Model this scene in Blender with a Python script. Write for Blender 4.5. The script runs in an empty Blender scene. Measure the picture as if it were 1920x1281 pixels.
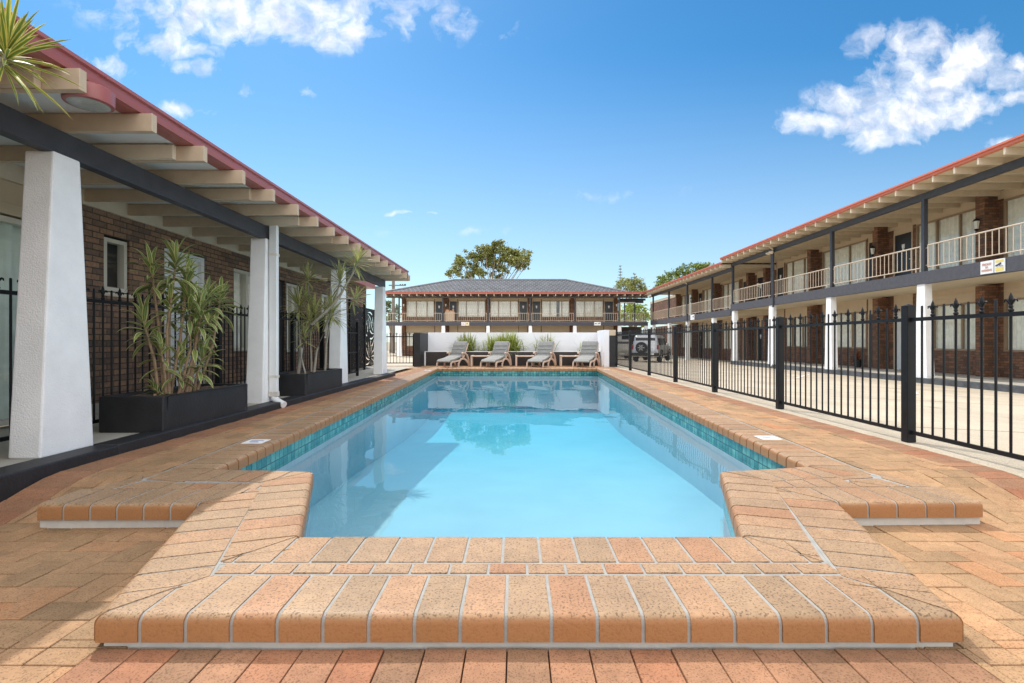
import bpy, bmesh, math, random
from mathutils import Vector, Matrix
random.seed(7)
R = math.radians
scene = bpy.context.scene
col = scene.collection
V = Vector

# ------------------------------------------------------------------ objects
def link(o, parent=None):
    col.objects.link(o)
    if parent is not None:
        o.parent = parent
    return o

def tag(o, label=None, cat=None, group=None, kind=None):
    if label: o['label'] = label
    if cat: o['category'] = cat
    if group: o['group'] = group
    if kind: o['kind'] = kind
    return o

def thing(name, label, cat, loc=(0, 0, 0), rz=0, group=None):
    o = bpy.data.objects.new(name, None)
    o.empty_display_size = .1
    link(o)
    o.location = loc
    o.rotation_euler = (0, 0, rz)
    return tag(o, label, cat, group)

def worg(p):
    v = V((0, 0, 0))
    while p is not None:
        v += p.location
        p = p.parent
    return v

def copy_tree(o, parent=None):
    c = o.copy()
    col.objects.link(c)
    c.parent = parent
    for ch in list(o.children):
        copy_tree(ch, c)
    return c

class MB:
    def __init__(s):
        s.v = []; s.f = []; s.t = []; s.uv = []; s.tone = .5
    def face(s, pts, uv=None, tone=None):
        n = len(s.v)
        s.v += [tuple(p) for p in pts]
        s.f.append(tuple(range(n, n + len(pts))))
        s.t.append(s.tone if tone is None else tone)
        s.uv.append(uv)
    def idx(s, vs, fs, tone=None):
        n = len(s.v)
        s.v += [tuple(p) for p in vs]
        for f in fs:
            s.f.append(tuple(i + n for i in f))
            s.t.append(s.tone if tone is None else tone)
            s.uv.append(None)
    def box(s, x0, x1, y0, y1, z0, z1, P=None, tone=None):
        c = [(x, y, z) for z in (z0, z1) for y in (y0, y1) for x in (x0, x1)]
        if P: c = [P(*q) for q in c]
        s.idx(c, [(0, 2, 3, 1), (4, 5, 7, 6), (0, 1, 5, 4), (2, 6, 7, 3), (0, 4, 6, 2), (1, 3, 7, 5)], tone)
    def bar(s, a, b, w, h=None, up=(0, 0, 1), tone=None):
        a = V(a); b = V(b); h = h or w
        d = (b - a).normalized(); up = V(up)
        if abs(d.dot(up)) > .98: up = V((0, 1, 0))
        sx = d.cross(up).normalized() * w / 2; sy = sx.cross(d).normalized() * h / 2
        c = []
        for p in (a, b):
            c += [p - sx - sy, p + sx - sy, p - sx + sy, p + sx + sy]
        s.idx(c, [(0, 2, 3, 1), (4, 5, 7, 6), (0, 1, 5, 4), (2, 6, 7, 3), (0, 4, 6, 2), (1, 3, 7, 5)], tone)
    def tube(s, pts, rad, n=8, caps=True, tone=None):
        pts = [V(p) for p in pts]
        if not isinstance(rad, (list, tuple)): rad = [rad] * len(pts)
        vs = []; fs = []
        ref = V((0, 0, 1))
        for i, p in enumerate(pts):
            d = (pts[min(i + 1, len(pts) - 1)] - pts[max(i - 1, 0)]).normalized()
            if abs(d.dot(ref)) > .95: r2 = V((1, 0, 0))
            else: r2 = ref
            a = d.cross(r2).normalized(); b = d.cross(a).normalized()
            for k in range(n):
                t = 2 * math.pi * k / n
                vs.append(p + (a * math.cos(t) + b * math.sin(t)) * rad[i])
        for i in range(len(pts) - 1):
            for k in range(n):
                k2 = (k + 1) % n
                fs.append((i * n + k, i * n + k2, (i + 1) * n + k2, (i + 1) * n + k))
        if caps:
            fs.append(tuple(range(n))[::-1]); fs.append(tuple(range((len(pts) - 1) * n, len(pts) * n)))
        s.idx(vs, fs, tone)
    def lathe(s, c, prof, n=12, axis='z', tone=None):
        vs = []; fs = []
        for (r, z) in prof:
            for k in range(n):
                t = 2 * math.pi * k / n
                q = (r * math.cos(t), r * math.sin(t), z)
                if axis == 'x': q = (q[2], q[0], q[1])
                if axis == 'y': q = (q[0], q[2], q[1])
                vs.append((c[0] + q[0], c[1] + q[1], c[2] + q[2]))
        for i in range(len(prof) - 1):
            for k in range(n):
                k2 = (k + 1) % n
                fs.append((i * n + k, i * n + k2, (i + 1) * n + k2, (i + 1) * n + k))
        fs.append(tuple(range(n))); fs.append(tuple(range((len(prof) - 1) * n, len(prof) * n)))
        s.idx(vs, fs, tone)
    def build(s, name, mat, parent=None, smooth=None, bevel=0, label=None):
        me = bpy.data.meshes.new(name)
        o0 = worg(parent)
        me.from_pydata([(a - o0.x, b - o0.y, c - o0.z) for a, b, c in s.v], [], s.f)
        at = me.attributes.new('tone', 'FLOAT', 'FACE')
        at.data.foreach_set('value', s.t)
        if any(u is not None for u in s.uv):
            ul = me.uv_layers.new(name='UVMap')
            k = 0
            for f, u in zip(s.f, s.uv):
                for j in range(len(f)):
                    ul.data[k].uv = u[j] if u else (0, 0)
                    k += 1
        bm = bmesh.new(); bm.from_mesh(me)
        if bevel or smooth:
            bmesh.ops.remove_doubles(bm, verts=bm.verts, dist=1e-5)
        bmesh.ops.recalc_face_normals(bm, faces=bm.faces) if not any(u is not None for u in s.uv) else None
        bm.to_mesh(me); bm.free()
        if smooth:
            me.polygons.foreach_set('use_smooth', [True] * len(me.polygons))
            me.set_sharp_from_angle(angle=R(smooth))
        if mat: me.materials.append(mat)
        o = bpy.data.objects.new(name, me)
        link(o, parent)
        if bevel:
            md = o.modifiers.new('edge', 'BEVEL'); md.width = bevel; md.segments = 2; md.limit_method = 'ANGLE'
        if label: o['label'] = label
        return o

# ------------------------------------------------------------------ materials
class NT:
    def __init__(s, t): s.t = t; t.nodes.clear()
    def n(s, ty, **kw):
        nd = s.t.nodes.new(ty)
        for k, v in kw.items():
            if k.startswith('_'): setattr(nd, k[1:], v)
        return nd
    def l(s, a, b): s.t.links.new(a, b)
    def math(s, op, a, b=None, c=None, clamp=False):
        nd = s.t.nodes.new('ShaderNodeMath'); nd.operation = op; nd.use_clamp = clamp
        for i, x in enumerate((a, b, c)):
            if x is None: continue
            if isinstance(x, (int, float)): nd.inputs[i].default_value = x
            else: s.l(x, nd.inputs[i])
        return nd.outputs[0]
    def vmath(s, op, a, b=None):
        nd = s.t.nodes.new('ShaderNodeVectorMath'); nd.operation = op
        for i, x in enumerate((a, b)):
            if x is None: continue
            if isinstance(x, (tuple, list)): nd.inputs[i].default_value = x
            else: s.l(x, nd.inputs[i])
        return nd
    def ramp(s, fac, stops, interp='LINEAR'):
        nd = s.t.nodes.new('ShaderNodeValToRGB'); cr = nd.color_ramp; cr.interpolation = interp
        while len(cr.elements) < len(stops): cr.elements.new(.5)
        for e, (p, c) in zip(cr.elements, stops):
            e.position = p; e.color = (c[0], c[1], c[2], 1) if isinstance(c, (tuple, list)) else (c, c, c, 1)
        s.l(fac, nd.inputs[0])
        return nd.outputs[0]
    def noise(s, vec, scale, detail=3, rough=.55, out=0):
        nd = s.t.nodes.new('ShaderNodeTexNoise')
        nd.inputs['Scale'].default_value = scale; nd.inputs['Detail'].default_value = detail
        nd.inputs['Roughness'].default_value = rough
        if vec is not None: s.l(vec, nd.inputs['Vector'])
        return nd.outputs[out]
    def mix(s, fac, a, b, mode='MIX'):
        nd = s.t.nodes.new('ShaderNodeMix'); nd.data_type = 'RGBA'; nd.blend_type = mode
        for i, x in ((0, fac), (6, a), (7, b)):
            if isinstance(x, (int, float)): nd.inputs[i].default_value = x
            elif isinstance(x, (tuple, list)): nd.inputs[i].default_value = (x[0], x[1], x[2], 1)
            else: s.l(x, nd.inputs[i])
        return nd.outputs[2]
    def bump(s, h, strength, dist=.01):
        nd = s.t.nodes.new('ShaderNodeBump'); nd.inputs['Strength'].default_value = strength
        nd.inputs['Distance'].default_value = dist
        s.l(h, nd.inputs['Height'])
        return nd.outputs[0]

def newmat(name):
    m = bpy.data.materials.new(name); m.use_nodes = True
    t = NT(m.node_tree)
    out = t.n('ShaderNodeOutputMaterial'); p = t.n('ShaderNodeBsdfPrincipled')
    t.l(p.outputs[0], out.inputs[0])
    return m, t, p

def wpos(t):
    return t.n('ShaderNodeNewGeometry').outputs['Position']

def tonev(t):
    a = t.n('ShaderNodeAttribute'); a.attribute_name = 'tone'
    return a.outputs['Fac']

def M(name, c, rough=.6, metal=0, var=.18, vs=6, bump=0, bs=80, bd=.004, tone=0, spec=.5, fine=.0, fs=200):
    m, t, p = newmat(name)
    pos = t.n('ShaderNodeTexCoord').outputs['Object']
    n = t.noise(pos, vs, 5, .6)
    k = t.ramp(n, [(.25, 1 - var), (.75, 1 + var)])
    cc = t.mix(1, c, k, 'MULTIPLY')
    if fine:
        n2 = t.noise(pos, fs, 2)
        cc = t.mix(1, cc, t.ramp(n2, [(.35, 1 - fine), (.65, 1 + fine)]), 'MULTIPLY')
    if tone:
        cc = t.mix(1, cc, t.ramp(tonev(t), [(0, 1 - tone), (1, 1 + tone)]), 'MULTIPLY')
    t.l(cc, p.inputs['Base Color'])
    p.inputs['Roughness'].default_value = rough; p.inputs['Metallic'].default_value = metal
    p.inputs['Specular IOR Level'].default_value = spec
    if bump:
        t.l(t.bump(t.noise(pos, bs, 3), bump, bd), p.inputs['Normal'])
    return m

def paver_mat(name, stops, speck=.35, rough=.7, sscale=170, stain=.25, glaze_shade=None):
    m, t, p = newmat(name)
    pos = wpos(t)
    base = t.ramp(tonev(t), stops)
    st = t.noise(pos, 2.2, 5, .65)
    base = t.mix(1, base, t.ramp(st, [(.3, 1 - stain), (.7, 1 + stain * .6)]), 'MULTIPLY')
    md = t.noise(pos, 22, 4, .6)
    base = t.mix(1, base, t.ramp(md, [(.3, .88), (.7, 1.1)]), 'MULTIPLY')
    v = t.noise(pos, sscale, 2, .6)
    sp = t.ramp(v, [(.36, 1 - speck), (.47, 1)])
    if glaze_shade:  # smooth fired skin below the top, browned further to paint in front-face shade
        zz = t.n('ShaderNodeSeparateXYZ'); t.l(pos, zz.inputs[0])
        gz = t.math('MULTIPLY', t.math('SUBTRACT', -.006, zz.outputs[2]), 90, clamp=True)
        base = t.mix(gz, base, t.mix(.8, base, glaze_shade)); sp = t.mix(t.math('MULTIPLY', gz, .75), sp, (1, 1, 1))
    base = t.mix(1, base, sp, 'MULTIPLY')
    t.l(base, p.inputs['Base Color'])
    p.inputs['Roughness'].default_value = rough; p.inputs['Specular IOR Level'].default_value = .25
    h = t.math('ADD', v, t.math('MULTIPLY', md, .6))
    t.l(t.bump(h, .35, .004), p.inputs['Normal'])
    return m

def wallcoord(t):
    """(along, up) on axis aligned upright faces"""
    g = t.n('ShaderNodeNewGeometry')
    sp = t.n('ShaderNodeSeparateXYZ'); t.l(g.outputs['Position'], sp.inputs[0])
    sn = t.n('ShaderNodeSeparateXYZ'); t.l(g.outputs['True Normal'], sn.inputs[0])
    isx = t.math('GREATER_THAN', t.math('ABSOLUTE', sn.outputs[0]), .5)
    u = t.math('ADD', t.math('MULTIPLY', sp.outputs[1], isx), t.math('MULTIPLY', sp.outputs[0], t.math('SUBTRACT', 1, isx)))
    c = t.n('ShaderNodeCombineXYZ'); t.l(u, c.inputs[0]); t.l(sp.outputs[2], c.inputs[1])
    return c.outputs[0], g.outputs['Position']

def brick_mat(name, c1, c2, mort, w, h, gap=.008):
    m, t, p = newmat(name)
    co, pos = wallcoord(t)
    b = t.n('ShaderNodeTexBrick')
    b.inputs['Scale'].default_value = 1; b.inputs['Brick Width'].default_value = w; b.inputs['Row Height'].default_value = h
    b.inputs['Mortar Size'].default_value = gap; b.inputs['Mortar Smooth'].default_value = .2; b.inputs['Bias'].default_value = -.1
    b.inputs['Color1'].default_value = (*c1, 1); b.inputs['Color2'].default_value = (*c2, 1); b.inputs['Mortar'].default_value = (*mort, 1)
    t.l(co, b.inputs['Vector'])
    n = t.noise(pos, 30, 4, .65)
    c = t.mix(1, b.outputs['Color'], t.ramp(n, [(.25, .65), (.75, 1.35)]), 'MULTIPLY')
    c = t.mix(1, c, t.ramp(t.noise(pos, 1.1, 3), [(.3, .8), (.7, 1.15)]), 'MULTIPLY')
    t.l(c, p.inputs['Base Color'])
    p.inputs['Roughness'].default_value = .85
    hgt = t.math('ADD', t.math('MULTIPLY', b.outputs['Fac'], -1), t.math('MULTIPLY', n, .35))
    t.l(t.bump(hgt, .8, .01), p.inputs['Normal'])
    return m

PAVER = paver_mat('clay paver', [(0, (.32, .20, .105)), (.35, (.41, .25, .13)), (.7, (.47, .27, .14)), (.92, (.49, .25, .12)), (1, (.46, .20, .095))], .45)
PAVERRED = paver_mat('red clay paver', [(0, (.29, .16, .09)), (.5, (.37, .19, .105)), (1, (.39, .165, .085))], .45)
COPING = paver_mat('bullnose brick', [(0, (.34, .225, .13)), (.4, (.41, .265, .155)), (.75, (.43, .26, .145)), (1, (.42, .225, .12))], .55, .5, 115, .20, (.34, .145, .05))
MORTAR = M('mortar', (.33, .32, .295), .9, var=.15, vs=20, bump=.4, bs=150)
SAND = M('joint sand', (.05, .036, .025), .95)
STUCCO = M('white render', (.87, .865, .86), .85, var=.07, vs=3.5, bump=.9, bs=95, bd=.006)
WHITEWALL = M('white painted block', (.80, .80, .82), .8, var=.06, vs=1.5, bump=.3, bs=60)
BLACK = M('black painted masonry', (.018, .018, .020), .55, var=.35, vs=6, bump=.5, bs=45, bd=.006)
DARKBROWN = M('dark brown painted masonry', (.035, .028, .025), .6, var=.3, vs=5, bump=.4, bs=40)
KERBGREY = M('grey painted kerb', (.075, .08, .088), .6, var=.5, vs=5, bump=.3)
CONC = M('concrete', (.42, .39, .33), .9, var=.16, vs=3, bump=.25, bs=120, fine=.12)
BEIGE = M('beige painted timber', (.54, .42, .295), .55, var=.10, vs=9, bump=.15, bs=40)
BEIGEEND = M('beige painted trim', (.64, .54, .41), .55, var=.08, vs=6)
BEIGEPANEL = M('beige painted panel', (.55, .44, .31), .6, var=.06, vs=3)
SOFFIT = M('white soffit sheet', (.74, .76, .76), .7, var=.05, vs=3)
CREAMSOF = M('cream soffit sheet', (.66, .57, .42), .7, var=.05, vs=3)
CHAR = M('charcoal painted beam', (.040, .042, .052), .5, var=.22, vs=7, bump=.5, bs=60, bd=.004)
CHARBAND = M('charcoal textured band', (.070, .070, .085), .8, var=.2, vs=9, bump=.9, bs=35, bd=.012)
REDMET = M('red gutter metal', (.37, .115, .11), .35, var=.06, vs=3)
ORMET = M('orange red gutter metal', (.60, .17, .10), .4, var=.07, vs=3)
REDDARK = M('dark red gutter timber', (.16, .035, .03), .5, var=.1)
BRICKL = brick_mat('brown face brick', (.165, .108, .078), (.35, .20, .12), (.07, .055, .045), .195, .066, .006)
BRICKR = brick_mat('brown red face brick', (.125, .07, .045), (.30, .135, .07), (.075, .052, .042), .24, .082, .007)
CREAMF = M('cream window frame', (.60, .56, .47), .45, var=.05)
BROWNF = M('bronze window frame', (.30, .21, .13), .45, var=.08)
WHITEP = M('white gloss paint', (.78, .79, .79), .4, var=.05)
DOORD = M('dark door', (.016, .018, .024), .35, var=.15)
DOORP = M('white door', (.66, .66, .64), .5, var=.05)
METAL = M('black powder coated steel', (.010, .0105, .012), .5, var=.25, vs=12, spec=.25)
RAILM = M('cream steel tube', (.60, .49, .375), .45, var=.06)
PLASTIC = M('weathered beige plastic', (.56, .42, .33), .5, var=.08)
CUSHION = M('grey cushion fabric', (.25, .25, .235), .95, var=.15, vs=14, bump=.5, bs=160, fine=.25, fs=90)
BARK = M('grey bark', (.30, .27, .22), .9, var=.25, vs=14, bump=.4, bs=40)
STEMB = M('tan cane bark', (.30, .20, .12), .85, var=.25, vs=30, bump=.4, bs=60)
GUMB = M('pale gum bark', (.30, .24, .18), .85, var=.25, vs=2)
MULCH = M('bark mulch', (.13, .09, .06), .95, var=.5, vs=40, bump=1, bs=60, bd=.02)
TYRE = M('tyre rubber', (.015, .015, .016), .75)
RIM = M('alloy rim', (.62, .62, .62), .35, .5, var=.05)
PAINTS = M('silver car paint', (.62, .63, .64), .28, .6, var=.03)
PAINTG = M('gold beige car paint', (.46, .43, .36), .3, .5, var=.03)
CARGLASS = M('dark car glass', (.012, .014, .018), .06, var=.05)
REDLAMP = M('red lamp plastic', (.40, .02, .02), .2, var=.1)
BLACKPL = M('black plastic', (.02, .02, .02), .5)
SIGNW = M('white sign', (.78, .78, .77), .5, var=.03)
SIGNY = M('yellow sign', (.72, .58, .17), .5, var=.04)
SIGNR = M('faded red sign print', (.60, .33, .27), .6)
SIGNB = M('dark blue sign print', (.05, .055, .12), .6)
LENS = M('frosted lamp lens', (.42, .44, .41), .25, var=.12, vs=60, bump=.6, bs=70)
LANT = M('lantern glass', (.75, .72, .62), .3, var=.05)
POLEW = M('weathered pole timber', (.20, .17, .14), .9)
CARTM = M('beige canvas', (.50, .38, .27), .9, var=.1)
CARTI = M('orange towel', (.50, .28, .17), .9, var=.3, vs=20)

def asphalt():
    m, t, p = newmat('tan exposed aggregate paving')
    pos = wpos(t)
    a = t.noise(pos, 90, 3, .7); b = t.noise(pos, .7, 5, .6)
    c = t.ramp(a, [(.3, (.37, .295, .21)), (.5, (.48, .405, .30)), (.72, (.59, .515, .40))])
    c = t.mix(1, c, t.ramp(b, [(.3, .82), (.7, 1.12)]), 'MULTIPLY')
    c = t.mix(1, c, t.ramp(t.noise(pos, 1.1, 5, .7), [(.30, .60), (.42, 1)]), 'MULTIPLY')
    sp = t.n('ShaderNodeSeparateXYZ'); t.l(pos, sp.inputs[0])
    j = t.math('LESS_THAN', t.math('ABSOLUTE', t.math('SUBTRACT', t.math('FRACT', t.math('MULTIPLY', sp.outputs[1], .28)), .5)), .006)
    c = t.mix(j, c, (.24, .18, .12))
    t.l(c, p.inputs['Base Color']); p.inputs['Roughness'].default_value = .9
    t.l(t.bump(a, .5, .006), p.inputs['Normal'])
    return m
ASPH = asphalt()
STRIPC = M('pale concrete strip', (.46, .39, .29), .9, var=.12, vs=4, bump=.5, bs=150, fine=.25, fs=140)

def curtain_mat(name, c):
    m, t, p = newmat(name)
    pos = wpos(t)
    co, _ = wallcoord(t)
    w = t.noise(co, 5, 2)
    cc = t.mix(1, c, t.ramp(w, [(.3, .86), (.7, 1.06)]), 'MULTIPLY')
    t.l(cc, p.inputs['Base Color']); p.inputs['Roughness'].default_value = .9
    return m
CURT = curtain_mat('ivory curtain', (.90, .88, .79))
CURTG = curtain_mat('pale green curtain', (.66, .76, .70))

def schlick(t, f0, f90, nrm=None, pw=5):
    ge = t.n('ShaderNodeNewGeometry')
    dt = t.vmath('DOT_PRODUCT', nrm or ge.outputs['Normal'], ge.outputs['Incoming']).outputs[1]
    q = t.math('POWER', t.math('SUBTRACT', 1, t.math('ABSOLUTE', dt), clamp=True), pw)
    return t.math('ADD', f0, t.math('MULTIPLY', q, f90 - f0), clamp=True)

def glass_mat():
    m = bpy.data.materials.new('window glass'); m.use_nodes = True
    t = NT(m.node_tree); out = t.n('ShaderNodeOutputMaterial')
    g = t.n('ShaderNodeBsdfGlossy'); g.inputs['Roughness'].default_value = .02
    g.inputs['Color'].default_value = (.95, .97, 1, 1)
    tr = t.n('ShaderNodeBsdfTransparent'); tr.inputs['Color'].default_value = (.95, .96, .95, 1)
    f = schlick(t, .06, 1.0)
    mx = t.n('ShaderNodeMixShader'); t.l(f, mx.inputs[0]); t.l(tr.outputs[0], mx.inputs[1]); t.l(g.outputs[0], mx.inputs[2])
    t.l(mx.outputs[0], out.inputs[0])
    return m
GLASS = glass_mat()

def water_mat():
    m = bpy.data.materials.new('pool water surface'); m.use_nodes = True
    t = NT(m.node_tree); out = t.n('ShaderNodeOutputMaterial')
    pos = wpos(t)
    mp = t.n('ShaderNodeMapping'); mp.inputs['Scale'].default_value = (1.0, .55, 1)
    t.l(pos, mp.inputs[0])
    n1 = t.noise(mp.outputs[0], 1.3, 2, .5); n2 = t.noise(mp.outputs[0], 7, 2, .5)
    h = t.math('ADD', n1, t.math('MULTIPLY', n2, .06))
    nb = t.bump(h, .24, .035)
    g = t.n('ShaderNodeBsdfGlossy'); g.inputs['Roughness'].default_value = .0
    t.l(nb, g.inputs['Normal'])
    tr = t.n('ShaderNodeBsdfTransparent'); tr.inputs['Color'].default_value = (.90, .965, .98, 1)
    va = t.n('ShaderNodeVolumeAbsorption'); va.inputs['Color'].default_value = (0, .84, .94, 1); va.inputs['Density'].default_value = .27; t.l(va.outputs[0], out.inputs['Volume'])
    f = schlick(t, .035, .56, nb, 3.8)
    mx = t.n('ShaderNodeMixShader'); t.l(f, mx.inputs[0]); t.l(tr.outputs[0], mx.inputs[1]); t.l(g.outputs[0], mx.inputs[2])
    t.l(mx.outputs[0], out.inputs[0])
    return m
WATER = water_mat()

def plaster_mat():
    m, t, p = newmat('aqua pool plaster')
    n = t.noise(wpos(t), 1.4, 4)
    c = t.ramp(n, [(.3, (.47, .475, .53)), (.7, (.53, .53, .58))])
    t.l(c, p.inputs['Base Color']); p.inputs['Roughness'].default_value = .8
    return m
PLASTER = plaster_mat()

def tile_mat():
    m, t, p = newmat('teal pool tile')
    uv = t.n('ShaderNodeUVMap').outputs[0]
    b = t.n('ShaderNodeTexBrick'); b.offset = 0
    b.inputs['Scale'].default_value = 1; b.inputs['Brick Width'].default_value = .084; b.inputs['Row Height'].default_value = .084
    b.inputs['Mortar Size'].default_value = .005; b.inputs['Mortar Smooth'].default_value = .05
    b.inputs['Color1'].default_value = (.02, .14, .145, 1); b.inputs['Color2'].default_value = (.13, .33, .29, 1); b.inputs['Mortar'].default_value = (.02, .06, .06, 1)
    t.l(uv, b.inputs['Vector'])
    c = t.mix(1, b.outputs['Color'], t.ramp(t.noise(uv, 9, 4, .7), [(.3, .6), (.7, 1.4)]), 'MULTIPLY')
    t.l(c, p.inputs['Base Color']); p.inputs['Roughness'].default_value = .18
    return m
TILE = tile_mat()

def roof_mat():
    m, t, p = newmat('grey concrete roof tile')
    pos = wpos(t)
    sp = t.n('ShaderNodeSeparateXYZ'); t.l(pos, sp.inputs[0])
    c = t.n('ShaderNodeCombineXYZ'); t.l(sp.outputs[0], c.inputs[0]); t.l(t.math('MULTIPLY', sp.outputs[2], 3.2), c.inputs[1])
    b = t.n('ShaderNodeTexBrick'); b.inputs['Scale'].default_value = 1; b.inputs['Brick Width'].default_value = .40; b.inputs['Row Height'].default_value = .62
    b.inputs['Mortar Size'].default_value = .075; b.inputs['Mortar Smooth'].default_value = .5
    b.inputs['Color1'].default_value = (.05, .053, .060, 1); b.inputs['Color2'].default_value = (.08, .084, .09, 1); b.inputs['Mortar'].default_value = (.135, .14, .15, 1)
    t.l(c.outputs[0], b.inputs['Vector'])
    cc = t.mix(1, b.outputs['Color'], t.ramp(t.noise(pos, 1.2, 5, .7), [(.3, .7), (.7, 1.3)]), 'MULTIPLY')
    t.l(cc, p.inputs['Base Color']); p.inputs['Roughness'].default_value = .8; p.inputs['Specular IOR Level'].default_value = .15
    t.l(t.bump(b.outputs['Fac'], -.8, .05), p.inputs['Normal'])
    return m
ROOFT = roof_mat()

def leaf_mat(name, stops, rough=.5, tone=.35):
    """colour across the blade from the UV, so the stripes of a variegated leaf stay on it"""
    m, t, p = newmat(name)
    uv = t.n('ShaderNodeUVMap').outputs[0]
    sp = t.n('ShaderNodeSeparateXYZ'); t.l(uv, sp.inputs[0])
    a = t.math('MULTIPLY', t.math('ABSOLUTE', t.math('SUBTRACT', sp.outputs[0], .5)), 2)
    c = t.ramp(a, stops)
    c = t.mix(1, c, t.ramp(tonev(t), [(0, (1 - tone, 1 - tone, 1 - tone)), (1, (1 + tone, 1 + tone * .85, 1 + tone * .3))]), 'MULTIPLY')
    t.l(c, p.inputs['Base Color']); p.inputs['Roughness'].default_value = rough
    try:
        p.inputs['Subsurface Weight'].default_value = 0
    except Exception: pass
    tl = t.n('ShaderNodeBsdfTranslucent'); t.l(c, tl.inputs['Color'])
    mx = t.n('ShaderNodeMixShader'); mx.inputs[0].default_value = .25
    t.l(p.outputs[0], mx.inputs[1]); t.l(tl.outputs[0], mx.inputs[2])
    t.l(mx.outputs[0], t.t.nodes['Material Output'].inputs[0])
    return m
LEAFV = leaf_mat('striped leaf', [(0, (.46, .48, .18)), (.16, (.17, .26, .07)), (.5, (.12, .21, .065)), (.62, (.50, .51, .22)), (1, (.60, .58, .30))])
LEAFD = leaf_mat('cream edged narrow leaf', [(0, (.19, .24, .08)), (.55, (.22, .28, .09)), (.72, (.58, .53, .23)), (1, (.64, .57, .30))])
LEAFY = leaf_mat('sunlit cream edged leaf', [(0, (.13, .20, .04)), (.5, (.18, .26, .05)), (.68, (.62, .56, .12)), (1, (.66, .60, .22))])
LEAFG = leaf_mat('grassy leaf', [(0, (.22, .28, .05)), (1, (.27, .31, .08))], tone=.55)
GUML = leaf_mat('olive gum leaf', [(0, (.25, .27, .08)), (1, (.25, .27, .08))], tone=.6)
BUSHL = leaf_mat('bright green leaf', [(0, (.17, .23, .05)), (1, (.17, .23, .05))], tone=.6)
DARKL = leaf_mat('deep green leaf', [(0, (.10, .15, .045)), (1, (.10, .15, .045))], tone=.6)

# ------------------------------------------------------------------ camera, light, sky
CAMZ = .85
cam = bpy.data.cameras.new('camera'); camo = bpy.data.objects.new('camera', cam); col.objects.link(camo)
camo.location = (0, 0, CAMZ); camo.rotation_euler = (R(90), 0, 0)
cam.sensor_width = 36; cam.lens = 18; cam.clip_start = .05; cam.clip_end = 3000
cam.shift_x = -8 / 1920; cam.shift_y = -.5 / 1920
scene.camera = camo
SUN = V((-.416, .70, 1)).normalized()
elev = math.asin(SUN.z); azim = math.atan2(SUN.x, SUN.y)
sl = bpy.data.lights.new('sun', 'SUN'); sl.energy = 2.75; sl.angle = R(.5); sl.color = (1, .95, .87)
so = bpy.data.objects.new('sun', sl); col.objects.link(so)
so.rotation_euler = (-SUN).to_track_quat('-Z', 'Y').to_euler(); so.location = (0, 0, 30)
scene.view_settings.view_transform = 'Standard'; scene.view_settings.look = 'None'
scene.view_settings.exposure = .30; scene.view_settings.gamma = 1

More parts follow.
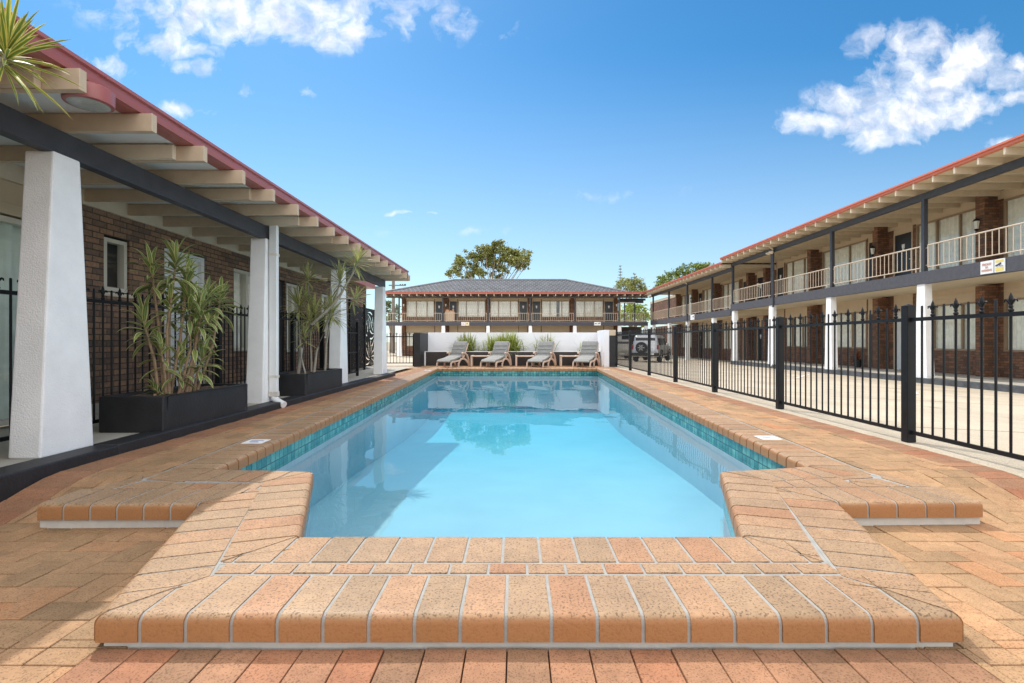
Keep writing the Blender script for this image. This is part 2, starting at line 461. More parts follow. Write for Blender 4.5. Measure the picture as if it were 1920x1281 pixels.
def build_world():
    w = bpy.data.worlds.new('World'); scene.world = w; w.use_nodes = True
    t = NT(w.node_tree)
    out = t.n('ShaderNodeOutputWorld'); bg = t.n('ShaderNodeBackground'); t.l(bg.outputs[0], out.inputs[0])
    sky = t.n('ShaderNodeTexSky'); sky.sky_type = 'NISHITA'; sky.sun_disc = False
    sky.sun_elevation = elev; sky.sun_rotation = azim
    sky.air_density = 1.0; sky.dust_density = .35; sky.ozone_density = 1.6
    hs = t.n('ShaderNodeHueSaturation'); hs.inputs['Saturation'].default_value = 1.22; hs.inputs['Value'].default_value = .95
    tint = t.mix(1, sky.outputs[0], (.78, 1.0, 1.07), 'MULTIPLY'); t.l(tint, hs.inputs['Color'])
    gen = t.n('ShaderNodeTexCoord').outputs['Generated']
    sp = t.n('ShaderNodeSeparateXYZ'); t.l(gen, sp.inputs[0])
    y = t.math('MAXIMUM', t.math('ABSOLUTE', sp.outputs[1]), .08)
    u = t.math('DIVIDE', sp.outputs[0], y); v = t.math('DIVIDE', sp.outputs[2], y)
    uv = t.n('ShaderNodeCombineXYZ'); t.l(u, uv.inputs[0]); t.l(v, uv.inputs[1])
    wn = t.noise(uv.outputs[0], 9, 4, .6, out=1)
    off = t.vmath('MULTIPLY', t.vmath('SUBTRACT', wn, (.5, .5, .5)).outputs[0], (.10, .05, 0)).outputs[0]
    uvw = t.vmath('ADD', uv.outputs[0], off).outputs[0]
    blobs = [(-.50, .645, .36, .062, 1.0), (-.60, .615, .20, .045, .9), (-.36, .60, .12, .05, 1.0), (-.70, .58, .11, .05, .75), (-.80, .54, .08, .04, .6),
             (-.64, .565, .06, .03, .9), (-.645, .452, .055, .02, .8), (-.63, .535, .05, .022, .9), (-.23, .63, .05, .05, .7), (-.12, .625, .05, .045, .7), (-.03, .60, .05, .03, .4),
             (-.53, .49, .03, .015, .55), (-.42, .485, .03, .015, .55),
             (.61, .425, .12, .032, 1.05), (.66, .46, .12, .05, 1.0), (.74, .435, .14, .06, 1.15), (.80, .50, .14, .075, 1.1), (.87, .55, .10, .07, 1.25), (.78, .58, .14, .045, .9), (.88, .46, .08, .05, 1.15), (.70, .40, .10, .03, .9),
             (.975, .545, .035, .03, 1), (.985, .475, .05, .028, 1), (.98, .385, .07, .02, .6), (.95, .51, .07, .05, .8),
             (-.23, .252, .032, .007, .85), (-.165, .254, .024, .005, .7), (-.12, .215, .20, .010, .30), (.14, .29, .24, .014, .28),
             (.1, .9, .5, .10, .5), (-.5, 1.0, .4, .12, .6), (.5, .95, .35, .1, .5)]
    acc = None
    for (bu, bv, ru, rv, wt) in blobs:
        d = t.vmath('SUBTRACT', uvw, (bu, bv, 0)).outputs[0]
        d = t.vmath('MULTIPLY', d, (1 / ru, 1 / rv, 0)).outputs[0]
        ln = t.vmath('LENGTH', d).outputs[1]
        f = t.math('MULTIPLY', t.math('SUBTRACT', 1.25, ln, clamp=True), wt)
        acc = f if acc is None else t.math('MAXIMUM', acc, f)
    n1 = t.noise(uvw, 17, 7, .58)
    dens = t.math('ADD', acc, t.math('MULTIPLY', t.math('SUBTRACT', n1, .5), 2.7))
    dens = t.math('MULTIPLY', t.math('SUBTRACT', dens, .30), 1.1, clamp=True)
    dens = t.math('MULTIPLY', dens, t.math('MULTIPLY', acc, 2.2, clamp=True))
    n2 = t.noise(uvw, 20, 5, .6)
    shade = t.ramp(n2, [(.3, (4.9, 5.3, 6.4)), (.62, (8.8, 8.8, 8.9))])
    veil = t.math('MULTIPLY', t.math('POWER', t.math('SUBTRACT', 1, t.math('DIVIDE', t.math('MAXIMUM', v, 0), .58), clamp=True), 1.5), .62)
    skyc = t.mix(veil, hs.outputs[0], (6.0, 6.75, 7.4))
    c = t.mix(t.math('MULTIPLY', dens, .92), skyc, shade)
    # unseen bright cloud cover overhead and behind the camera, added to fill the shade
    nb = t.noise(gen, 3.2, 6, .6)
    back = t.math('MULTIPLY', t.math('SUBTRACT', .12, sp.outputs[1]), 2.2, clamp=True)
    top = t.math('MULTIPLY', t.math('SUBTRACT', sp.outputs[2], .60), 3.5, clamp=True)
    cov = t.math('MULTIPLY', t.math('MAXIMUM', back, top), t.math('MULTIPLY', t.math('SUBTRACT', nb, .36), 5.5, clamp=True))
    cov = t.math('MULTIPLY', cov, t.math('MULTIPLY', sp.outputs[2], 12, clamp=True))
    c = t.mix(cov, c, (18.5, 18.3, 18.2))
    t.l(c, bg.inputs['Color']); bg.inputs['Strength'].default_value = .12
build_world()

# ------------------------------------------------------------------ ground
def zcar(x, y):
    u = min(max((x - 3.6) / 8.9, 0), 1); v = min(max((y - 18) / 24, 0), 1)
    return -.02 - .53 * (1 - (1 - u * .82) * (1 - v))

def smooth01(t):
    t = min(max(t, 0), 1); return t * t * (3 - 2 * t)

def zdeck(x, y):
    return -.108 - .024 * smooth01((y - 1.7) / .9) + .128 * smooth01((y - 2.70) / .68)

def sheet(name, x0, x1, nx, y0, y1, ny, fz, mat, kind='structure'):
    mb = MB(); vs = []; fs = []
    for j in range(ny + 1):
        for i in range(nx + 1):
            x = x0 + (x1 - x0) * i / nx; y = y0 + (y1 - y0) * j / ny
            vs.append((x, y, fz(x, y)))
    for j in range(ny):
        for i in range(nx):
            a = j * (nx + 1) + i
            fs.append((a, a + 1, a + nx + 2, a + nx + 1))
    mb.idx(vs, fs)
    o = mb.build(name, mat, smooth=60)
    return tag(o, kind=kind)

sheet('ground', -900, 900, 2, -60, 1500, 2, lambda x, y: -2.0, M('far ground', (.30, .25, .17), .95))
sheet('car_park', 3.62, 24, 24, -8, 18.2, 24, zcar, ASPH)
sheet('road', -40, 24, 40, 18.2, 75, 40, zcar, ASPH)
sheet('concrete_strip', 3.22, 3.62, 1, -4, 18.0, 30, lambda x, y: zdeck(x, y) * .6 - .006, STRIPC)

# paving -----------------------------------------------------------
def clip(poly, reg):
    out = poly
    n = len(reg)
    for i in range(n):
        a = reg[i]; b = reg[(i + 1) % n]
        ex, ey = b[0] - a[0], b[1] - a[1]
        inp = out; out = []
        for k in range(len(inp)):
            p = inp[k]; q = inp[(k + 1) % len(inp)]
            dp = ex * (p[1] - a[1]) - ey * (p[0] - a[0]); dq = ex * (q[1] - a[1]) - ey * (q[0] - a[0])
            if dp >= 0: out.append(p)
            if (dp >= 0) != (dq >= 0):
                t = dp / (dp - dq)
                out.append((p[0] + (q[0] - p[0]) * t, p[1] + (q[1] - p[1]) * t))
        if len(out) < 3: return []
    return out

def area(p):
    return abs(sum(p[i][0] * p[(i + 1) % len(p)][1] - p[(i + 1) % len(p)][0] * p[i][1] for i in range(len(p)))) / 2

def put_paver(mb, poly, g=.004):
    if not poly or area(poly) < .0006: return
    cx = sum(p[0] for p in poly) / len(poly); cy = sum(p[1] for p in poly) / len(poly)
    dz = random.uniform(-.0015, .0015); tx = random.uniform(-.008, .008); ty = random.uniform(-.008, .008)
    q = []
    for x, y in poly:
        q.append((x, y, zdeck(x, y) + dz + tx * (x - cx) + ty * (y - cy)))
    # small chamfered top
    tone = min(max(random.gauss(.45, .24), 0), 1)
    def ins(p, k): 
        dx, dy = cx - p[0], cy - p[1]; L = math.hypot(dx, dy) + 1e-9
        return (p[0] + dx / L * k, p[1] + dy / L * k)
    top = [(*ins(p, .0070), p[2]) for p in q]; mid = [(*ins(p, .0042), p[2] - .003) for p in q]; bot = [(m[0], m[1], m[2] - .02) for m in mid]
    n = len(q)
    mb.idx(top + mid + bot, [tuple(range(n))] + [(i, n + i, n + (i + 1) % n, (i + 1) % n) for i in range(n)] + [(n + i, 2 * n + i, 2 * n + (i + 1) % n, n + (i + 1) % n) for i in range(n)], tone)

PW = .1245
def herring(mb, reg, ox=0, oy=0):
    xs = [p[0] for p in reg]; ys = [p[1] for p in reg]
    for i in range(int((min(xs) - ox) / PW) - 3, int((max(xs) - ox) / PW) + 3):
        for j in range(int((min(ys) - oy) / PW) - 3, int((max(ys) - oy) / PW) + 3):
            k = (i - j) % 4
            if k == 0: w, h = 2, 1
            elif k == 3: w, h = 1, 2
            else: continue
            x = ox + i * PW; y = oy + j * PW
            put_paver(mb, clip([(x, y), (x + w * PW, y), (x + w * PW, y + h * PW), (x, y + h * PW)], reg))

def soldiers(mb, x0, x1, y0, y1, along):
    L = (x1 - x0) if along == 'x' else (y1 - y0)
    n = max(1, round(L / PW)); d = L / n
    for i in range(n):
        if along == 'x': put_paver(mb, [(x0 + i * d, y0), (x0 + i * d + d, y0), (x0 + i * d + d, y1), (x0 + i * d, y1)])
        else: put_paver(mb, [(x0, y0 + i * d), (x1, y0 + i * d), (x1, y0 + i * d + d), (x0, y0 + i * d + d)])

KX = -3.0       # kerb line of the verandah
FX = 3.22       # edge of the paving at the fence
# pool outline on the coping plane (top edge of the bullnose), clockwise seen from above
IFL, IFR = V((-.945, 2.248)), V((.985, 2.248))
BL, BR = V((-1.33, 3.36)), V((1.335, 3.36))
CL, CR = V((-2.0, 3.42)), V((1.985, 3.5))
FLf, FRf = V((-2.46, 16.1)), V((2.53, 16.1))
OFL, OFR = V((-1.31, 1.585)), V((1.388, 1.585))
AL, AR = V((-1.67, 2.675)), V((1.705, 2.70))
WL, WR = V((-2.50, 2.665)), V((2.48, 2.715))
CW = .29
mb = MB(); mr = MB()
herring(mb, [(KX + .25, .5), (-1.30, .5), (-1.30, 1.60), (KX + .25, 1.60)], .03, .02)
herring(mb, [(1.37, .5), (FX - .25, .5), (FX - .25, 1.60), (1.37, 1.60)], .03, .02)
for reg in ([(KX + .25, 1.60), (-1.2, 1.60), (-1.45, 2.75), (KX + .25, 2.75)], [(KX + .25, 2.75), (-2.44, 2.75), (-2.30, 3.36), (KX + .25, 3.36)],
            [(KX + .25, 3.36), (-2.325, 3.36), (KX + .2505, 15.2), (KX + .25, 15.2)],
            [(1.25, 1.60), (FX - .25, 1.60), (FX - .25, 2.75), (1.5, 2.75)], [(2.42, 2.75), (FX - .25, 2.75), (FX - .25, 3.42), (2.29, 3.42)],
            [(2.312, 3.42), (FX - .25, 3.42), (FX - .25, 16.42), (FRf.x + CW + .035, 16.42)],
            [(-4.6, 12.75), (KX, 12.75), (KX, 16.42), (-4.6, 16.42)], [(-4.6, 16.42), (FX - .25, 16.42), (FX - .25, 17.95), (-4.6, 17.95)]):
    herring(mb, reg, .03, .02)
soldiers(mr, -1.30, 1.37, 1.34, 1.60, 'x'); soldiers(mr, -1.30, 1.37, 1.08, 1.34, 'x'); soldiers(mr, -1.30, 1.37, .82, 1.08, 'x')
soldiers(mr, FX - .25, FX, .5, 17.95, 'y')
soldiers(mr, KX, KX + .25, .5, 12.75, 'y'); soldiers(mr, KX, KX + .25, 12.75, 16.42, 'y')
pv = mb.build('paving', PAVER); tag(pv, kind='structure')
pr = mr.build('border_paving', PAVERRED); tag(pr, kind='structure')
# sand bed below the paving, in strips that leave the pool open
mb = MB()
def bed(x0, x1, y0, y1, n):
    for j in range(n):
        a = y0 + (y1 - y0) * j / n; b = y0 + (y1 - y0) * (j + 1) / n
        mb.face([(x0, a, zdeck(0, a) - .014), (x1, a, zdeck(0, a) - .014), (x1, b, zdeck(0, b) - .014), (x0, b, zdeck(0, b) - .014)])
bed(-3.02, 3.24, -4, 1.9, 4); bed(-3.02, -1.28, 1.9, 2.7, 2); bed(1.28, 3.24, 1.9, 2.7, 2)
bed(-3.02, -2.2, 2.7, 3.5, 8); bed(2.2, 3.24, 2.7, 3.5, 8)
mb.face([(-3.02, 3.5, -.018), (-2.12, 3.5, -.018), (-2.56, 16.3, -.018), (-3.02, 16.3, -.018)]); mb.face([(2.1, 3.5, -.018), (3.24, 3.5, -.018), (3.24, 16.3, -.018), (2.64, 16.3, -.018)]); bed(-4.62, 3.24, 16.2, 18.0, 2); bed(-4.62, -3.02, 12.7, 16.2, 2)
tag(mb.build('sand_bed', SAND), kind='structure')

# ------------------------------------------------------------------ pool
pool = thing('swimming_pool', 'long aqua swimming pool with a raised brick coping step at its near end', 'pool', (0, 9, 0))

def row(mb, O, u, L, length, kL=0., kR=0., bull=True, pitch=.145, gap=.0125, h=.083, r=.030, inset=0., t0=0., lift=0., solid=False, off=0.):
    """a row of bricks from O along u; v is to the right of u (into the coping)"""
    v = V((u.y, -u.x))
    if bull:
        prof = [(0, -h)] + [(r - r * math.cos(a), -r + r * math.sin(a)) for a in [i * math.pi / 2 / 5 for i in range(6)]]
        n = 5; prof += [(r + (L - r) * (i + 1) / n, 0) for i in range(n)] + [(L, -h)]
    else:
        prof = [(t0, -h)] + [(t0 + (L - t0) * i / 5, 0) for i in range(6)] + [(L, -h)]
    if inset: prof = [(min(max(t + inset, 0), L), z - inset * .6) for t, z in prof]
    smin = min(0, kL * L); smax = max(length, length + kR * L)
    if solid: bounds = [(smin, smax)]
    else:
        n = max(1, round(length / pitch)); d = length / n; k0 = math.floor(smin / d - off) - 1; k1 = math.ceil(smax / d) + 1
        bounds = [((k + off) * d, (k + 1 + off) * d) for k in range(k0, k1)]
    for a, b in bounds:
        a += gap / 2; b -= gap / 2
        lf = []; rt = []; wmax = 0
        dz = 0 if solid else random.uniform(-.0018, .0012)
        for t, z in prof:
            xl = max(a, kL * t + gap / 2); xr = min(b, length + kR * t - gap / 2)
            wmax = max(wmax, xr - xl)
            if xr < xl:
                xl = xr = b if kL * t + gap / 2 > b else (a if length + kR * t - gap / 2 < a else (xl + xr) / 2)
            for lst, s in ((lf, xl), (rt, xr)):
                p = O + u * s + v * t
                lst.append((p.x, p.y, z + dz + lift))
        if wmax < .018: continue
        m = len(prof)
        fs = [(i, i + 1, m + i + 1, m + i) for i in range(m - 1)]
        lb = [(p[0], p[1], -h + lift) for p in lf]; rb_ = [(p[0], p[1], -h + lift) for p in rt]
        fs += [(i, i + 1, 2 * m + i + 1, 2 * m + i) for i in range(m - 1)] + [(m + i, m + i + 1, 3 * m + i + 1, 3 * m + i) for i in range(m - 1)]
        mb.idx(lf + rt + lb + rb_, fs, min(max(random.gauss(.45, .25), 0), 1))

# outer chain (bullnose to the outside): going so that the body lies on the right
outer = [WL, AL, OFL, OFR, AR, WR]                       # body on the left -> walk it reversed
outer = outer[::-1]                                       # WR, AR, OFR, OFL, AL, WL : body on the right
inner = [IFL, IFR, BR, CR, FRf, FLf, CL, BL]              # walked so that the body lies on the right? (pool on the left)
def normals(pts, closed):
    n = len(pts); us = []
    for i in range(n if closed else n - 1):
        us.append((pts[(i + 1) % n] - pts[i]).normalized())
    return us
def kfac(u0, u1):
    v0 = V((u0.y, -u0.x)); v1 = V((u1.y, -u1.x)); d = v0 + v1
    return d.dot(u0) / d.dot(v0), d.dot(u1) / d.dot(v1)
def chain(fn, pts, closed, Ls):
    us = normals(pts, closed); n = len(us)
    for i in range(n):
        kL = kR = 0
        if closed or i > 0: kL = kfac(us[i - 1], us[i])[1]
        if closed or i < n - 1: kR = kfac(us[i], us[(i + 1) % n])[0]
        fn(i, pts[i], us[i], (pts[(i + 1) % len(pts)] - pts[i]).length, kL, kR, Ls[i] if isinstance(Ls, list) else Ls)
bricks = MB(); mort = MB(); plin = MB()
def orow(i, O, u, ln, kL, kR, L):
    row(bricks, O, u, L, ln, kL, kR)
    row(mort, O, u, L + .012, ln, kL, kR, solid=True, gap=0, inset=.006, lift=-.0003 * (i % 2))
    row(plin, O, u, L - .05, ln, kL, kR, bull=False, solid=True, gap=0, t0=.022, h=.085, lift=-.075)
def irow(i, O, u, ln, kL, kR, L):
    row(bricks, O, u, L, ln, kL, kR, gap=.014 if i in (3, 4, 5) else .0125)
    if i in (3, 4, 5): row(mort, O, u, L + .024, ln, kL, kR, bull=False, solid=True, gap=0, t0=.05, h=.06, lift=-.0043)
    else: row(mort, O, u, L + .012, ln, kL, kR, solid=True, gap=0, inset=.006, lift=-.0007 - .0003 * (i % 2))
chain(orow, outer, False, [.275, .272, .275, .272, .275])
ui = [p for p in inner]
chain(irow, ui, True, [.272, .274, .285, CW, CW, CW, .285, .274])
# cut rows between the two headers, at the front and on the two wings
def cutrow(p, q, L, off=0.):
    u = (q - p).normalized()
    row(bricks, p, u, L, (q - p).length, bull=False, off=off, h=.04)
    row(mort, p - u * .01, u, L, (q - p).length, bull=False, solid=True, gap=0, inset=0, lift=-.0035, h=.05)
def flat(pts, z):
    mort.face([(x, y, z) for x, y in pts])
# mortar field under everything of the step
def mfield(pts, d, z):
    n = len(pts); ar = sum(pts[i].x * pts[(i + 1) % n].y - pts[(i + 1) % n].x * pts[i].y for i in range(n)); sg = 1 if ar > 0 else -1
    L = []
    for i in range(n):
        e = (pts[(i + 1) % n] - pts[i]).normalized(); nn = V((-e.y, e.x)) * sg
        L.append((pts[i] + nn * d[i], e))
    q = []
    for i in range(n):
        p1, e1 = L[i - 1]; p2, e2 = L[i]
        k = ((p2 - p1).x * e2.y - (p2 - p1).y * e2.x) / (e1.x * e2.y - e1.y * e2.x); q.append(p1 + e1 * k)
    mort.face([(p.x, p.y, z) for p in q])
I_ = .035
mfield([OFL, OFR, IFR, IFL], [I_, 0, I_, 0], -.0052)
mfield([OFL, IFL, BL, AL], [-.02, I_, -.02, I_], -.0056); mfield([OFR, IFR, BR, AR], [-.02, I_, -.02, I_], -.0056)
mfield([WL, AL, BL, V((-2.30, 3.43))], [I_, -.03, I_, I_], -.0060); mfield([WR, AR, BR, V((2.28, 3.54))], [I_, -.03, I_, I_], -.0060)
def cuts(x0, x1, y0, y1, n):
    d = (x1 - x0) / n
    for k in range(n):
        a = x0 + k * d + .006; b = x0 + (k + 1) * d - .006
        bricks.box(a, b, y0, y1, -.03, random.uniform(-.0015, .0005), tone=min(max(random.gauss(.6, .25), 0), 1))
cuts(-1.115, 1.195, 1.882, 1.957, 16)
cuts(-2.20, -1.50, 2.955, 3.075, 5)
def piece(pts):
    n = len(pts); zt = -.0004 - random.random() * .0016; vs = [(x, y, zt) for x, y in pts] + [(x, y, -.04) for x, y in pts]
    bricks.idx(vs, [tuple(range(n))] + [(i, (i + 1) % n, n + (i + 1) % n, n + i) for i in range(n)], random.uniform(.3, .8))
for k in range(4):
    xa = 1.50 + .130 * k + .006; xb = 1.50 + .130 * (k + 1) - .006; ft = lambda x: 3.36 + (x - 1.335) * .215 - .302
    piece([(xa, 2.992), (xb, 2.992), (xb, ft(xb)), (xa, ft(xa))])
piece([(-2.45, 2.955), (-2.34, 2.955), (-2.30, 3.14), (-2.37, 3.25)]); piece([(-2.31, 2.96), (-2.215, 2.96), (-2.05, 3.09), (-2.26, 3.12)])
piece([(-2.25, 3.15), (-2.02, 3.11), (-2.02, 3.38), (-2.30, 3.30)])
piece([(2.02, 3.0), (2.18, 3.0), (2.03, 3.12)]); piece([(2.43, 3.0), (2.32, 3.0), (2.28, 3.2), (2.35, 3.30)]); piece([(2.29, 3.01), (2.195, 3.0), (2.04, 3.14), (2.24, 3.18)])
piece([(2.23, 3.2), (2.01, 3.16), (2.01, 3.45), (2.28, 3.36)])
mort.build('mortar_bed', MORTAR, pool)
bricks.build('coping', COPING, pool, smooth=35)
plin.build('plinth', M('pale plinth render', (.55, .52, .47), .9, var=.12, vs=12, bump=.5, bs=60), pool)
# basin
ZW = -.20
def floorz(y): return -.82 - .45 * smooth01((y - 4) / 9)
off = []
usn = normals(inner, True)
for i, p in enumerate(inner):
    a, b = usn[i - 1], usn[i]
    va, vb = V((a.y, -a.x)), V((b.y, -b.x)); d = va + vb
    off.append(p + d * (.022 / d.dot(va)))
til = MB(); wal = MB()
for i in range(len(off)):
    p, q = off[i], off[(i + 1) % len(off)]
    L = (q - p).length; n = max(1, int(L / 1.0))
    for k in range(n):
        a = p.lerp(q, k / n); b = p.lerp(q, (k + 1) / n); u0, u1 = L * k / n, L * (k + 1) / n
        til.face([(a.x, a.y, -.06), (b.x, b.y, -.06), (b.x, b.y, -.256), (a.x, a.y, -.256)], [(u0, .196), (u1, .196), (u1, 0), (u0, 0)])
        a2 = a; b2 = b
        wal.face([(a.x, a.y, -.256), (b.x, b.y, -.256), (b.x, b.y, floorz(b.y)), (a.x, a.y, floorz(a.y))])
def halfw(y, side):
    if y < BL.y: pa, pb = (off[0], off[7]) if side < 0 else (off[1], off[2])
    else: pa, pb = (off[6], off[5]) if side < 0 else (off[3], off[4])
    t = (y - pa.y) / (pb.y - pa.y)
    return pa.x + (pb.x - pa.x) * min(max(t, 0), 1)
ysn = [2.226, 2.6, 3.0, 3.36, 3.4, 4, 5, 6, 7, 8, 9, 10, 11, 12, 13, 14, 15, 16.13]
for a, b in zip(ysn[:-1], ysn[1:]):
    if abs(a - 3.36) < 1e-6: 
        xa = (off[6].x, off[3].x); xb = xa
    else: xa = (halfw(a + 1e-6, -1), halfw(a + 1e-6, 1)); xb = (halfw(b - 1e-6, -1), halfw(b - 1e-6, 1))
    wal.face([(xa[0] - .01, a, floorz(a)), (xa[1] + .01, a, floorz(a)), (xb[1] + .01, b, floorz(b)), (xb[0] - .01, b, floorz(b))])
wal.build('basin', PLASTER, pool); til.build('waterline_tiles', TILE, pool)
wa = MB()
for a, b in zip(ysn[:-1], ysn[1:]):
    if abs(a - 3.36) < 1e-6: 
        xa = (off[6].x, off[3].x); xb = xa
    else: xa = (halfw(a + 1e-6, -1), halfw(a + 1e-6, 1)); xb = (halfw(b - 1e-6, -1), halfw(b - 1e-6, 1))
    wa.face([(xa[0], a, ZW), (xa[1], a, ZW), (xb[1], b, ZW), (xb[0], b, ZW)])
zb_ = -1.5
offw = [p + (p - V((0, 9))).normalized() * .006 for p in off]
for i in range(len(offw)):
    p, q = offw[i], offw[(i + 1) % len(offw)]
    wa.face([(p.x, p.y, ZW), (q.x, q.y, ZW), (q.x, q.y, zb_), (p.x, p.y, zb_)])
wa.v = [(x * 1.0, y, z) for x, y, z in wa.v]
tops = [f for f in range(len(wa.f))]
wa2 = MB()
poly = [(p.x, p.y) for p in offw]
wa2.face([(x, y, ZW) for x, y in poly]); wa2.face([(x, y, zb_) for x, y in poly[::-1]])
for i in range(len(poly)):
    (x0_, y0_), (x1_, y1_) = poly[i], poly[(i + 1) % len(poly)]
    wa2.face([(x0_, y0_, zb_), (x1_, y1_, zb_), (x1_, y1_, ZW), (x0_, y0_, ZW)])
wo = wa2.build('water', WATER); tag(wo, kind='structure')
bm = bmesh.new(); bm.from_mesh(wo.data); bmesh.ops.remove_doubles(bm, verts=bm.verts, dist=1e-4); bmesh.ops.triangulate(bm, faces=[f for f in bm.faces if len(f.verts) > 4]); bmesh.ops.recalc_face_normals(bm, faces=bm.faces); bm.to_mesh(wo.data); bm.free()


def depth_tile(x, y, label, w=.17, d=.17):
    t = thing('depth_marker', label, 'marker tile', (x, y, 0), 0, 'white marker tiles set on the pool coping')
    m = MB(); m.box(x - w / 2, x + w / 2, y - d / 2, y + d / 2, .0006, .004); m.build('tile', SIGNW, t)
    m = MB(); m.box(x - w * .32, x + w * .3, y + d * .08, y + d * .22, .0042, .0052)
    m.box(x - w * .30, x + w * .12, y - d * .10, y + d * .02, .0042, .0052); m.box(x - w * .18, x + w * .26, y - d * .30, y - d * .20, .0042, .0052)
    m.build('printed_mark', M('faded violet print', (.33, .33, .48), .6), t)
depth_tile(-2.20, 4.33, 'white marker tile on the left coping beside the planters')
depth_tile(2.21, 4.50, 'white marker tile on the right coping nearest the camera')
depth_tile(-2.58, 14.9, 'white marker tile at the far left corner of the pool')
depth_tile(2.68, 15.2, 'white marker tile at the far right corner of the pool')

# ------------------------------------------------------------------ helpers for buildings
def wavy(mb, P, s0, s1, d, z0, z1, pitch=.17, amp=.034):
    n = max(4, int((s1 - s0) / pitch * 6)); ph = random.random() * 6
    pr = []
    for i in range(n + 1):
        s = s0 + (s1 - s0) * i / n
        a = amp * (math.sin(s / pitch * 6.283 + ph) + .35 * math.sin(s / pitch * 2.7 + ph * 2))
        pr.append((s, d + a))
    vs = [P(s, dd, z0) for s, dd in pr] + [P(s, dd, z1) for s, dd in pr]
    m = n + 1
    mb.idx(vs, [(i, i + 1, m + i + 1, m + i) for i in range(n)])

def window(root, P, s0, s1, d, z0, z1, panes, frame=BROWNF, curt=CURT, fw=.05, gap=None, label=None):
    """frame with mullions, panes, a curtain that hangs behind; d is the face of the wall, +d goes inside"""
    m = MB()
    m.box(s0, s1, d - .025, d + .06, z0, z0 + fw, P); m.box(s0, s1, d - .02, d + .06, z1 - fw, z1, P)
    edges = [s0] + [s0 + (s1 - s0) * p for p in panes] + [s1]
    for i, e in enumerate(edges):
        a = e if i == 0 else (e - fw if i == len(edges) - 1 else e - fw / 2)
        m.box(a, a + fw, d - .02, d + .06, z0 + fw, z1 - fw, P)
    w = m.build('window', frame, root)
    m = MB()
    for a, b in zip(edges[:-1], edges[1:]):
        m.face([P(a + .01, d + .025, z0 + .01), P(b - .01, d + .025, z0 + .01), P(b - .01, d + .025, z1 - .01), P(a + .01, d + .025, z1 - .01)])
    m.build('pane', GLASS, w)
    m = MB()
    spans = [(s0 + .03, s1 - .03)] if gap is None else [(s0 + .03, gap[0]), (gap[1], s1 - .03)]
    for a, b in spans: wavy(m, P, a, b, d + .095, z0 + .02, z1 - .02)
    m.build('curtain', curt, w, smooth=80)
    return w

def fleur(mb, x, y, z, s=1., axis='y'):
    """small cast fleur-de-lis standing on a picket"""
    mb.lathe((x, y, z), [(.006 * s, 0), (.013 * s, .006 * s), (.014 * s, .014 * s), (.007 * s, .022 * s), (.011 * s, .028 * s), (.009 * s, .036 * s), (.006 * s, .042 * s), (.011 * s, .062 * s), (.009 * s, .082 * s), (.001, .104 * s)], 6)
    for k in (-1, 1):
        pts = [(0, .036), (.012, .056), (.024, .068), (.034, .066), (.037, .054)]
        if axis == 'y': q = [(x, y + k * a * s, z + b * s) for a, b in pts]
        else: q = [(x + k * a * s, y, z + b * s) for a, b in pts]
        mb.tube(q, [.006 * s, .007 * s, .006 * s, .005 * s, .003 * s], 5)

FINIAL = {}
def finial_mesh(ax):
    if ax not in FINIAL:
        m = MB(); fleur(m, 0, 0, 0, 1.28, ax); ob = m.build('finial', METAL, None, smooth=60); FINIAL[ax] = ob.data; bpy.data.objects.remove(ob)
    return FINIAL[ax]

def fence_panel(root, p, q, zb, ztop, zbot, pitch=.106, base=None, side=(0, 0)):
    """panel of round pickets between two posts; every second picket carries a fleur-de-lis"""
    p = V(p); q = V(q); L = (q - p).length; u = (q - p).normalized()
    m = MB()
    for z in (zbot, ztop):
        m.bar((p.x, p.y, z + .015), (q.x, q.y, z + .015), .024, .03)
    n = max(2, int(round(L / pitch))); fl = []
    for i in range(1, n):
        c = p + u * (L * i / n)
        if i % 2: 
            m.tube([(c.x, c.y, zbot + .02), (c.x, c.y, ztop + .03)], .0085, 8); fl.append(c)
        else:
            m.tube([(c.x, c.y, zbot + .02), (c.x, c.y, ztop + .118), (c.x, c.y, ztop + .125)], [.0085, .0085, .005], 8)
    o = m.build('fence_panel', METAL, root, smooth=50)
    ax = 'y' if abs(u.y) > .5 else 'x'
    for c in fl:
        f = bpy.data.objects.new('finial', finial_mesh(ax)); link(f, o); f.location = (c.x - worg(o).x, c.y - worg(o).y, ztop + .028 - worg(o).z)
    return o

def fence_post(root, x, y, z0, z1, w=.075):
    m = MB(); h = w / 2
    m.box(x - h, x + h, y - h, y + h, z0, z1)
    n = len(m.v)
    c = [(x - h - .004, y - h - .004, z1), (x + h + .004, y - h - .004, z1), (x + h + .004, y + h + .004, z1), (x - h - .004, y + h + .004, z1), (x, y, z1 + .018)]
    m.idx(c, [(0, 1, 4), (1, 2, 4), (2, 3, 4), (3, 0, 4), (0, 3, 2, 1)])
    return m.build('fence_post', METAL, root, bevel=.004)

# ------------------------------------------------------------------ left wing with the verandah
lw = thing('motel_wing', 'single storey brown brick wing with red gutter and white verandah columns', 'building', (-4.6, 6, 0))
PX = lambda s, d, z: (-4.6 - d, s, z)                     # s along y, d into the wall
ZV = .06
tag(sheet('verandah_floor', -4.75, -3.19, 2, -3, 16, 6, lambda x, y: ZV, CONC), kind='structure')
def kerb():
    m = MB()
    for a, b, w, z in ((-3, 3.86, .22, .066), (3.862, 12.72, .20, .074)):
        m.box(KX - w, KX, a, b, -.15, z)
    o = m.build('verandah_kerb', BLACK, bevel=.012); tag(o, kind='structure')
kerb()
